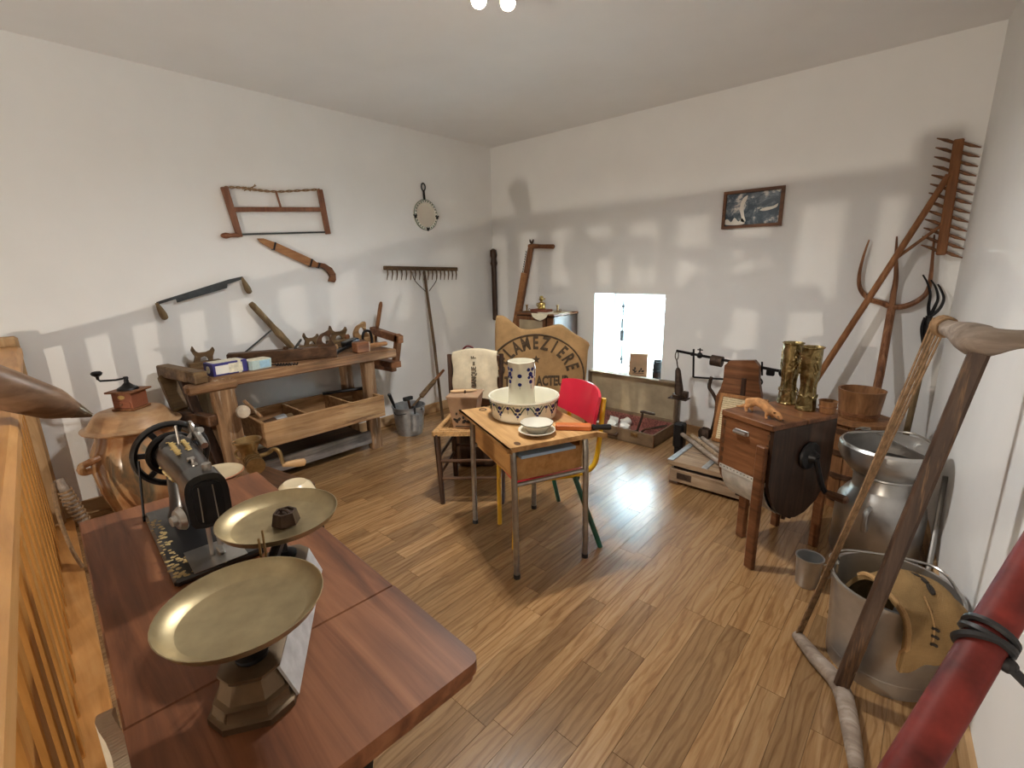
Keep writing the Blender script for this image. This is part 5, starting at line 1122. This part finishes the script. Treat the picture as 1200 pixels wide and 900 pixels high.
# certificate leaning on the column
cu = Vector((1,-.02,0)).normalized(); cb, ct = Vector((2.505, -.47, PZ1)), Vector((2.515, -.40, .495)); vv = (ct-cb).normalized(); hh = (ct-cb).length
t = thing('framed_certificate', 'old printed certificate in an orange-brown frame on the scale platform', 'certificate', cb+cu*.14)
O = [(0,0),(.30,0),(.30,hh),(0,hh)]; I = [(.022,.022),(.278,.022),(.278,hh-.022),(.022,hh-.022)]
MB().ring(O, I, .02, cb, cu, vv).build('certificate_frame', 'cert_wood', t, True)
MB().prism([(.02,.02),(.28,.02),(.28,hh-.02),(.02,hh-.02)], .006, cb, cu, vv).build('certificate_sheet', 'print_lines', t, True)
# hammer and two handles lying on the platform
def hp(px, py, z): return PZ(px, py, z)
a, c = PZ(797, 507, .18), PZ(851, 548, PZ1+.018)
t = thing('sledge_hammer', 'black sledge hammer with pale handle lying over the scale platform', 'hammer', (a.x, a.y, 0))
MB().tube([a, c], [.015, .0165], 12).build('handle', 'weathered', t, True)
d = (c-a).normalized(); h0 = a-d*.005
b = MB(); b.beam(h0+Vector((0,0,.075)), h0-Vector((-.0,-.0,.11)), .075, .075, .012, (1,0,0)); b.box(Vector((h0.x, h0.y, .042)), (.05,.06,.084), .008); b.build('hammer_head', 'black_iron', t, True)
for k, (p, q, lab) in enumerate((((811, 510.5), (856, 546), 'brown wooden stick lying beside the sledge hammer on the platform'), ((823, 513.5), (863, 544), 'weathered thin stick lying next to the certificate'))):
    a, c = PZ(*p, PZ1+.0165), PZ(*q, PZ1+.0165); dd = c-a
    t = thing('loose_stick', lab, 'stick', (a.x, a.y, PZ1)); MB().tube([a, a+dd*.5, c-dd*.02], [.0150, .0158, .0150], 12).build('shaft', 'weathered' if k else 'platform_wood', t, True); MB().tube([c-dd*.03, c], [.0160, .012], 12).build('end_cap', 'worn_end', t, True)

# ------------------------------------------------------------------ box churn with crank
BT = .69; F_ = Vector((3.097, -1.558, 0)); L_ = Vector((2.879, -1.447, 0)); 
ang = math.atan2(-.111, .218); t = thing('box_churn', 'wooden box churn with dark crank side on four legs', 'churn', F_, R(-25))
W_, Dp = .25, .40      # local: x from -W (left) to 0, y from 0 (front) to Dp
TB = TM[t.name]
MB().bb(-W_, 0, 0, .018, .405, BT-.028, .003).build('front_panel', 'box_wood', t)
MB().bb(-W_, 0, Dp-.018, Dp, .40, BT-.028, .003).build('rear_panel', 'box_wood', t)
side = [(0,BT-.025),(0,.42),(.02,.36),(.07,.28),(.14,.235),(.20,.222),(.26,.235),(.33,.28),(.38,.36),(.40,.42),(.40,BT-.025)]
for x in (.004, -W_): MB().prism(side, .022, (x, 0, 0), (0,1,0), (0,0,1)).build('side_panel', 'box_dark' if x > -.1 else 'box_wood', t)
def zf(u, v):
    a = PI*(.02+.96*v); return (-W_+.012+(W_-.02)*u, .20-.198*math.cos(a), .415-.185*math.sin(a))
MB().grid(zf, 4, 16, .004).build('zinc_trough', 'zinc_white', t)
MB().bb(-W_+.0, -.0, -.0025, .0, .405, .425).build('nail_strip', 'zinc_white', t)
b = MB()
for k in range(13): b.lathe([(.0032,0),(.002,.0015)], 6, (-W_+.01+.019*k, -.0025, .417), (0,-1,0))
b.build('nail_row', 'black_iron', t)
MB().bb(-W_-.01, .013, -.008, .205, BT-.028, BT, .004).build('lid_board', 'box_wood', t); MB().bb(-W_-.01, .013, .209, Dp+.01, BT-.028, BT-.004, .004).build('lid_board', 'box_wood', t)
for (x0, x1, y0, y1) in ((-.045, .0, -.026, -.001), (-W_, -W_+.04, .15, .185), (-.04, .0, Dp, Dp+.026), (-W_, -W_+.04, Dp, Dp+.026)):
    MB().bb(x0, x1, y0, y1, 0, BT-.10 if y0 < .1 else .50, .004).build('leg', 'box_wood', t)
b = MB(); b.bb(-W_*.72, -W_*.42, -.006, 0, BT-.088, BT-.066, .003); b.tube([(-W_*.70, -.014, BT-.078), (-W_*.44, -.014, BT-.078)], .010, 8); b.build('lid_latch', 'steel', t)
b = MB()
for k in range(5):
    for x in (-W_, -.014): b.bb(x, x+.014, -.0012, .0, .44+.045*k, .462+.045*k)
b.build('dovetail', 'dark_wood_x', t)
b = MB(); b.lathe([(.060,.0),(.064,.008),(.058,.018),(.03,.022),(.018,.045),(0,.046)], 24, (.016, .23, .52), (1,0,0)); b.build('bearing_plate', 'black_iron', t)
b = MB(); b.tube(spl([(.055,.23,.52), (.062,.25,.45), (.066,.28,.38), (.07,.30,.35)], 5), .012, 8); b.build('crank', 'black_iron', t); MB().tube([(.065,.30,.35), (.10,.31,.345), (.15,.315,.345), (.16,.315,.345)], [.012,.018,.019,.010], 10).build('crank_handle', 'dark_wood_x', t)
b = MB(); b.lathe([(.010,0),(.010,.02)], 8, (-.02,.17,.205)); b.lathe([(.010,0),(.010,.02)], 8, (-.02,.21,.200)); b.build('drain_plug', 'dark_wood_z', t)
# vases
def vase(name, label, wpos, hgt, r0, rz):
    t = thing(name, label, 'vase', wpos, rz)
    def vf(r, z, a):
        k = math.exp(-((z-.105)/.05)**2); return r*(1-.16*k*(1+math.cos(a*7)))
    pr = [(0,.004),(r0*1.04,0),(r0*1.08,.006),(r0*1.03,.010),(r0*1.0,.03),(r0*.97,.055),(r0*.90,.075),(r0*.84,.105),(r0*.86,.125),(r0*.97,.15),(r0*1.0,.17),(r0*1.02,hgt-.012),(r0*1.02,hgt-.006),(r0*1.14,hgt),(r0*1.12,hgt+.003),(r0*.98,hgt-.006),(r0*.92,.15),(0,.10)]
    MB().lathe([q for q in pr if q[1] < .14 or True], 48, rf=lambda r, z, a: vf(r, z, a)*(1+(.05*math.cos(a*10) if z > hgt-.004 else 0))).build('shell_body', 'embossed_brass', t)
    b = MB(); b.tube([((r0*.985+.001)*math.cos(k*PI/24), (r0*.985+.001)*math.sin(k*PI/24), .062+.012*abs(math.sin(k*PI/6))) for k in range(48)], .0025, 5, closed=True); b.build('wavy_band', 'embossed_brass', t)
    b = MB()
    for a0 in (rz-1.6, rz+.4, rz+2.4):
        for k in range(7):
            a = a0+.12*math.sin(k*1.7); z = .175+k*(hgt-.20)/7; rr = r0*1.0+.001; b.ball((rr*math.cos(a), rr*math.sin(a), z), .010, 7, (.6,.6,1.0)); a += .22; b.ball((rr*math.cos(a), rr*math.sin(a), z+.008), .008, 7, (.6,.6,1))
    b.build('embossed_leaves', 'embossed_brass', t)
v1 = PZ(923, 469, BT); v1 = TB @ Vector((-.208, .358, BT-.004)); vase('shell_vase', 'embossed brass shell-case vase nearest the toy ferret tail end', v1+Vector((0, 0, 0)), .295, .040, .3)
v2 = PZ(946.5, 478, BT); v2 = TB @ Vector((-.098, .338, BT-.004)); vase('shell_vase', 'embossed brass shell-case vase beside the small wooden cup', v2, .292, .041, 1.5)
cp = PZ(967, 485, BT); cp = TB @ Vector((-.022, .378, BT-.004))
t = thing('wooden_cup', 'small wooden cup on the rear corner of the churn lid', 'cup', cp)
MB().lathe([(0,.004),(.030,0),(.032,.004),(.036,.052),(.038,.056),(.033,.056),(.028,.01),(0,.01)], 22).build('cup_body', 'tub_wood', t); MB().tube([(.035*math.cos(k*PI/12), .035*math.sin(k*PI/12), .03) for k in range(24)], .003, 6, closed=True).build('hoop', 'brown_wood', t)
# stuffed ferret: one skinned body
def skinned(name, joints, edges, mat, parent, sub=2):
    me = bpy.data.meshes.new(name); me.from_pydata([tuple(j[0]) for j in joints], edges, []); o = bpy.data.objects.new(name, me); C.objects.link(o)
    md = o.modifiers.new('skin', 'SKIN'); md.use_smooth_shade = True; 
    if not me.skin_vertices: 
        bm = bmesh.new(); bm.from_mesh(me); bm.verts.layers.skin.verify(); bm.to_mesh(me); bm.free()
    for k, j in enumerate(joints):
        r = j[1]; me.skin_vertices[0].data[k].radius = (r, r) if not isinstance(r, tuple) else r; me.skin_vertices[0].data[k].use_root = (k == 0)
    o.modifiers.new('sub', 'SUBSURF').levels = sub; o.modifiers['sub'].render_levels = sub
    dg = bpy.context.evaluated_depsgraph_get(); m2 = bpy.data.meshes.new_from_object(o.evaluated_get(dg)); bpy.data.objects.remove(o); m2.name = name
    for p in m2.polygons: p.use_smooth = True
    o = bpy.data.objects.new(name, m2); C.objects.link(o); m2.materials.clear(); m2.materials.append(M_[mat])
    if parent is not None: o.parent = parent
    return o
fa, fb = TB @ Vector((-.225, .075, BT)), TB @ Vector((-.015, .055, BT)); fr_a = math.atan2(fb.y-fa.y, fb.x-fa.x)
t = thing('stuffed_ferret', 'small stuffed ferret with arched orange-tan back on the churn lid', 'ferret', fa, fr_a)
J = [((.06,0,.052), .021), ((.10,0,.060), .022), ((.135,0,.052), .021), ((.165,0,.040), .018), ((.185,0,.030), .015), ((.205,0,.024), .0155), ((.222,0,.018), .010), ((.230,0,.015), .005),
     ((.035,0,.040), .018), ((.018,0,.022), .009), ((-.005,0,.010), .006), ((-.03,0,.006), .004),
     ((.045,.014,.022), .009), ((.048,.016,.006), .006), ((.056,.017,.004), .005), ((.045,-.014,.022), .009), ((.048,-.016,.006), .006), ((.056,-.017,.004), .005),
     ((.158,.014,.018), .008), ((.160,.016,.006), .0055), ((.170,.017,.004), .005), ((.158,-.014,.018), .008), ((.160,-.016,.006), .0055), ((.170,-.017,.004), .005),
     ((.200,.012,.038), .005), ((.200,-.012,.038), .005)]
E_ = [(0,1),(1,2),(2,3),(3,4),(4,5),(5,6),(6,7),(0,8),(8,9),(9,10),(10,11),(8,12),(12,13),(13,14),(8,15),(15,16),(16,17),(3,18),(18,19),(19,20),(3,21),(21,22),(22,23),(5,24),(5,25)]
skinned('body', J, E_, 'fur', t)
b = MB()
for y in (-.009, .009): b.ball((.216, y, .027), .0028, 6)
b.ball((.233, 0, .016), .003, 6); b.build('eyes', 'black_paint', t)

# ------------------------------------------------------------------ wooden churn tub with bucket on top
tc = Vector((3.31, -.555, 0))
t = thing('stave_tub', 'dark wooden stave churn standing in the corner behind the milk can', 'tub', tc)
for k in range(14):
    a0, a1 = 2*PI*k/14+.012, 2*PI*(k+1)/14-.012; vs = []
    for z, r in ((0,.135),(.17,.150),(.34,.150),(.49,.138)):
        for rr in (r, r-.018): vs += [(rr*math.cos(a0), rr*math.sin(a0), z), (rr*math.cos(a1), rr*math.sin(a1), z)]
    fs = [(0,1,3,2), (12,14,15,13)]
    for i in range(3): j = i*4; fs += [(j,j+4,j+5,j+1), (j+2,j+3,j+7,j+6), (j,j+2,j+6,j+4), (j+1,j+5,j+7,j+3)]
    MB().add(vs, fs).build('stave', 'tub_wood', t)
for z, r in ((.06,.1415),(.20,.1515),(.33,.1515),(.45,.1425)): MB().lathe([(r+.001,z-.016),(r+.004,z-.014),(r+.004,z+.014),(r+.001,z+.016)], 32, cap0=False, cap1=False).build('hoop', 'dark_wood_x', t)
MB().lathe([(0,.49),(.155,.49),(.160,.495),(.158,.512),(0,.514)], 32).build('tub_lid', 'tub_wood', t)
t = thing('wooden_bucket', 'round brown wooden bucket standing on the stave churn lid', 'bucket', tc+Vector((-.01, .0, .514)))
MB().lathe([(0,.006),(.088,0),(.09,.004),(.093,.03),(.095,.032),(.108,.150),(.110,.158),(.100,.158),(.096,.14),(.084,.012),(0,.012)], 32).build('bucket_body', 'tub_wood', t)
MB().lathe([(.0935,.018),(.0955,.02),(.0965,.036),(.0945,.038)], 32, cap0=False, cap1=False).build('hoop', 'brown_wood', t)

# ------------------------------------------------------------------ rakes and forks in the right corner
t0 = PY(1124, 163, -.062); b0 = PY(1102.5, 299, -.062)
hb = PY(960, 440, -.14); ht = PY(1112, 205, -.068); dd = (hb-ht); ft = hb+dd*((hb.z)/(-dd.z)); ft = Vector((ft.x, -.24, 0))
t = thing('double_hay_rake', 'large wooden rake with teeth on both sides in the corner', 'rake', ft)
MB().tube([ft, hb+Vector((0,-.03,0)), ht], [.017, .019, .016], 10).build('handle', 'rake_wood', t, True)
MB().beam(t0, b0, .045, .035, .006, (0,1,0)).build('head', 'rake_wood', t, True)
for k in range(13):
    p = t0+(b0-t0)*(.03+.935*k/12)
    for s in (-1, 1):
        q = p+Vector((s*.092, 0, -.038*s)); MB().tube([p+Vector((s*.012, 0, 0)), p+(q-p)*.55, q], [.007, .0085, .003], 6).build('tooth', 'brown_wood_z', t, True)
p, q = PY(1106, 262, -.068), PY(1051, 302, -.092); MB().tube([p, q], .009, 8).build('brace', 'rake_wood', t, True)

yj = -.034; J0 = PY(1045, 360, yj); ff = Vector((3.335, -.36, 0))
ff = Vector((3.325, -.355, .514)); fd = PY(1012, 505, -.33)
ff = Vector((3.335, -.385, 0))
t = thing('wooden_pitchfork', 'three-tined wooden pitchfork standing in the corner behind the churn', 'pitchfork', ff)
MB().tube([ff, ff+(J0-ff)*.3, ff+(J0-ff)*.65+Vector((.006,0,0)), J0], [.019, .021, .022, .021], 10).build('handle', 'fork_wood', t, True)
tl = [[(1045,360),(1033,355),(1018,350),(1008,338),(1007,322),(1012,300),(1018.5,281)], [(1045,360),(1047,345),(1050,325),(1050,300),(1051,277)], [(1045,360),(1060,359),(1076,352),(1087,341),(1091,322),(1093,300),(1095,275)]]
for pts in tl:
    g = spl([PY(a, c, yj) for a, c in pts], 5); n = len(g); MB().tube(g, [.017-.013*(i/(n-1))**1.5 for i in range(n)], 8).build('tine', 'fork_wood', t, True)
gx = Vector((3.50, -.22, 0)); gt = PY(1091, 383, -.062)
t = thing('iron_garden_fork', 'small black iron garden fork with wooden handle in the corner', 'fork', gx)
MB().tube([gx, gt], [.017, .015], 10).build('handle', 'olive_wood', t, True)
b = MB(); yk = -.062; sk = PY(1089, 370, yk); b.tube([PY(1085, 408, yk), PY(1087, 390, yk), sk], [.010, .022, .016], 10); b.tube(spl([PY(1082,405,yk), PY(1080,385,yk), PY(1084,372,yk)], 5), .008, 7); b.build('socket', 'black_iron', t, True)
for pts in ([(1089,372),(1088,360),(1090,345),(1087,332),(1081.5,322)], [(1089,372),(1095,360),(1099,350),(1097,338),(1091,328)], [(1089,372),(1101,362),(1106,350),(1103,340),(1099,333)]):
    g = spl([PY(a, c, yk) for a, c in pts], 5); n = len(g); MB().tube(g, [.010-.006*i/(n-1) for i in range(n)], 7).build('prong', 'black_iron', t, True)

# ------------------------------------------------------------------ milk can with strainer
mc = Vector((3.475, -1.07, 0))
t = thing('milk_can', 'large aluminium milk can standing near the right wall', 'milk can', mc)
MB().lathe([(0,.006),(.158,.006),(.165,0),(.170,.01),(.172,.24),(.165,.275),(.14,.315),(.122,.335),(.118,.345),(.118,.40),(.128,.408),(.126,.415),(.112,.412),(.112,.34),(0,.33)], 44).build('can_body', 'aluminium', t)
for a in (R(-100), R(80)):
    dr = Vector((math.cos(a), math.sin(a), 0)); MB().tube(spl([dr*.150+Zv*.285, dr*.20+Zv*.285, dr*.212+Zv*.255, dr*.205+Zv*.20, dr*.172+Zv*.185], 5), .011, 8).build('side_handle', 'aluminium', t)
t = thing('milk_strainer', 'wide aluminium milk strainer bowl sitting on the milk can', 'strainer', mc+Vector((0, 0, .415)))
MB().lathe([(.109,-.03),(.110,-.001),(.118,.0),(.135,.006),(.175,.05),(.192,.09),(.190,.125),(.182,.136),(.176,.136),(.178,.12),(.176,.09),(.15,.045),(.11,.025),(0,.022)], 48).build('strainer_bowl', 'aluminium', t)
b = MB(); cv = [(.178*math.cos(R(a)), .178*math.sin(R(a)), .134) for a in range(-40, 121, 8)]; b.prism([(x, y) for x, y, z in cv], .004, (0,0,.138), (1,0,0), (0,1,0)); b.build('half_cover', 'aluminium', t)
b = MB(); b.tube(spl([(.176*math.cos(R(160)), .176*math.sin(R(160)), .136), (.05, .13, .165), (.176*math.cos(R(20)), .176*math.sin(R(20)), .136)], 8), .005, 7); b.tube([(-.11+.018*math.cos(k*PI/8), .145+.018*math.sin(k*PI/8), .145) for k in range(16)], .004, 6, closed=True); b.tube([(-.145, .12, .142), (-.125, .135, .15), (-.09, .15, .15)], .004, 6); b.build('bail', 'steel', t)
# wooden and metal stick beside the milk can
o = MB().tube([(3.675, -1.25, 0), (3.677, -.98, .42)], [.011, .010], 8).build('metal_rod', 'steel', loc=(3.675, -1.25, 0)); tag(o, 'slim metal rod leaning between the milk can and right wall', 'rod')
# small pot
sp_ = Vector((3.292, -1.525, 0))
t = thing('small_aluminium_pot', 'small aluminium beaker on the floor in front of the milk can', 'pot', sp_)
MB().lathe([(0,.004),(.040,0),(.043,.005),(.050,.128),(.054,.130),(.054,.135),(.048,.134),(.040,.012),(0,.010)], 28).build('pot_body', 'aluminium', t)
MB().tube(spl([(.048,.01,.11), (.075,.015,.11), (.078,.016,.06), (.046,.01,.05)], 5), .004, 7).build('pot_handle', 'aluminium', t)

# ------------------------------------------------------------------ big aluminium bucket with burlap sack in it
kc = Vector((3.570, -1.842, 0))
t = thing('big_aluminium_bucket', 'big aluminium pail holding a folded burlap sack by the right wall', 'bucket', kc)
MB().lathe([(0,.006),(.148,.006),(.150,0),(.154,.0),(.156,.02),(.170,.305),(.178,.308),(.178,.318),(.168,.318),(.165,.30),(.150,.02),(0,.016)], 44).build('pail', 'aluminium', t)
MB().lathe([(.1555,.045),(.158,.048),(.158,.053),(.156,.056)], 44, cap0=False, cap1=False).build('bead', 'aluminium', t)
a0 = R(168)
for a in (a0, a0+PI): MB().box((.174*math.cos(a), .174*math.sin(a), .285), (.03,.03,.05), .006).build('ear', 'aluminium', t)
b = MB(); p, q = Vector((.176*math.cos(a0), .176*math.sin(a0), .305)), Vector((.176*math.cos(a0+PI), .176*math.sin(a0+PI), .305)); b.tube(spl([p, p+Vector((.03,.05,.03)), Vector((.085,.15,.04+.30)), q+Vector((-.012,.06,.025)), q], 7), .005, 7); b.tube([p+Vector((.014*math.cos(k*PI/8), .01, .014*math.sin(k*PI/8)+.01)) for k in range(16)], .004, 6, closed=True); b.build('bail', 'steel', t)
t = thing('folded_burlap_sack', 'brown burlap sack with black print folded over the pail rim', 'sack', kc+Vector((.06, .0, .05)))
LV = [Vector(q) for q in ((3.49,-1.79,.14),(3.515,-1.81,.26),(3.555,-1.85,.34),(3.60,-1.91,.385),(3.645,-1.97,.385),(3.680,-2.020,.345),(3.690,-2.036,.27),(3.688,-2.036,.19))]
LV = [q+Vector((-.003, .020, .004)) for q in LV]; sp3 = spl(LV, 4); ns = len(sp3)-1
SDV = Vector((-.8, -.6, 0))
def sackf(u, v):
    i = v*ns; k = min(int(i), ns-1); p = sp3[k].lerp(sp3[k+1], i-k); wdt = .100-.010*v
    s = (u-.5)*2; q = p+SDV*s*wdt; q.z -= .05*abs(s)**2.4*(1-.5*v)+.010*math.sin(v*15+u*6)+.006*math.sin(u*17)
    return q
b = MB(); b.grid(sackf, 14, 30, .014); b.build('cloth', 'burlap_dark', t, True, sharp=70)
b = MB()
def sackN(u, v):
    p = sackf(u, v); a = sackf(min(u+.02,1), v)-p; c = sackf(u, min(v+.02,1))-p; n = a.cross(c).normalized(); return p+n*(.0085 if n.z > 0 else -.0085)
for k, v in enumerate((.40,.46,.52,.58)):
    b.tube([sackN(.42+.02*math.cos(q)*1.6+.05, v+.026*math.sin(q)) for q in [i*PI/5 for i in range(10 if k % 2 else 8)]], .0045, 5, closed=bool(k % 2))
for v in (.78,.83,.88): b.tube([sackN(.55+.02*i, v) for i in range(6)], .0045, 5)
o = b.build('black_print', 'black_ink', t, True); o['kind'] = 'stuff'
b = MB(); b.tube([sackN(.97, .3+.7*i/20) for i in range(21)], .007, 6); b.tube([sackN(.62, .62+.36*i/12) for i in range(13)], .0028, 5); b.build('frayed_edge', 'burlap', t, True)

# ------------------------------------------------------------------ big frame saw leaning on the right wall
ctr = PD(1152, 400, 1.19); le = PD(1102, 381, 1.36); re = PD(1228, 396, 1.10)
while re.x < WR(re.y)-.024: re = re+(re-ctr).normalized()*.01
lw = [PZ(934, 744, .02), PZ(955, 770, .025), PZ(985, 806, .027), PZ(998, 862, .026), PZ(1004, 905, .024)]
t = thing('frame_saw', 'tall wooden frame saw with twisted cords leaning beside the pail', 'frame saw', lw[2])
g = spl(lw, 4); n = len(g); MB().tube(g, [.014+.013*math.sin(PI*(.12+.8*i/(n-1))) for i in range(n)], 12).build('lower_arm', 'weathered', t, True)
g = spl([le, le+(ctr-le)*.5+Vector((0,0,-.0)), ctr+Vector((0,0,.0)), ctr+(re-ctr)*.5, re], 4); n = len(g); MB().tube(g, [.020+.022*math.exp(-((i/(n-1)-.45)/.22)**2) for i in range(n)], 14).build('upper_arm', 'weathered', t, True)
j = lw[2]+Vector((0,0,.01)); MB().beam(j, ctr-Vector((0,0,.012)), .050, .042, .008, (1,0,0)).build('stretcher', 'frame_saw_wood', t, True)
b = MB(); p0, p1 = lw[0]+Vector((.006,-.006,.016)), le+Vector((0,0,.01)); sd = Vector((.7,.7,0))
for k in range(5):
    o0 = sd*(.0050*(k-2))+Vector((0,0,.002*((k*3) % 4))); o1 = sd*(.0125*(k-2)); b.tube([p0+o0, (p0+p1)/2+o0*1.0+sd*.002*math.sin(k*2.), p1+o1*1.0+Vector((0,0,.012))], .0033, 5)
for k in range(5): 
    cc_ = le+(ctr-le)*(.02+.035*k); ax = (ctr-le).normalized(); u_ = ax.cross(Zv).normalized(); v_ = ax.cross(u_); b.tube([cc_+(u_*math.cos(q)+v_*math.sin(q))*.026 for q in [i*PI/8 for i in range(16)]], .0045, 5, closed=True)
b.build('twisted_cord', 'cord_fibre', t, True)

# ------------------------------------------------------------------ red pole
pa, pb = PD(1066, 900, .74), PD(1205, 668, .84); d = (pb-pa); foot = pa-d*((pa.z-.019)/d.z); 
top = pb
while top.x < WR(top.y)-.03: top = top+d*.01
t = thing('red_pole', 'thick red painted wooden pole leaning on the right wall', 'pole', foot)
MB().tube([foot, foot+(top-foot)*.3, pa, pb, top], [.029, .030, .030, .030, .029], 18, flat=.96).build('shaft', 'oxide_red', t, True)
b = MB(); dn = d.normalized(); u_ = dn.cross(Zv).normalized(); v_ = dn.cross(u_)
sc_ = pa+(pb-pa)*.62
for k, tilt in enumerate((.35, -.15, .12)):
    cc_ = sc_+dn*(.012*(k-1)); b.tube([cc_+(u_*math.cos(q)+v_*math.sin(q))*.0335+dn*tilt*.035*math.cos(q+1.0*k) for q in [i*PI/12 for i in range(24)]], .0065, 6, closed=True)
kn = sc_+Vector((.027, -.024, -.018)); b.ball(kn, .013, 8); b.build('strap_wrap', 'rubber', t, True)
b = MB(); b.tube(spl([kn, kn+Vector((.04,-.015,-.03)), kn+Vector((.065,-.01,-.09)), kn+Vector((.085,-.0,-.16))], 5), .011, 8, flat=.5); b.build('strap_tail', 'rubber', t, True)
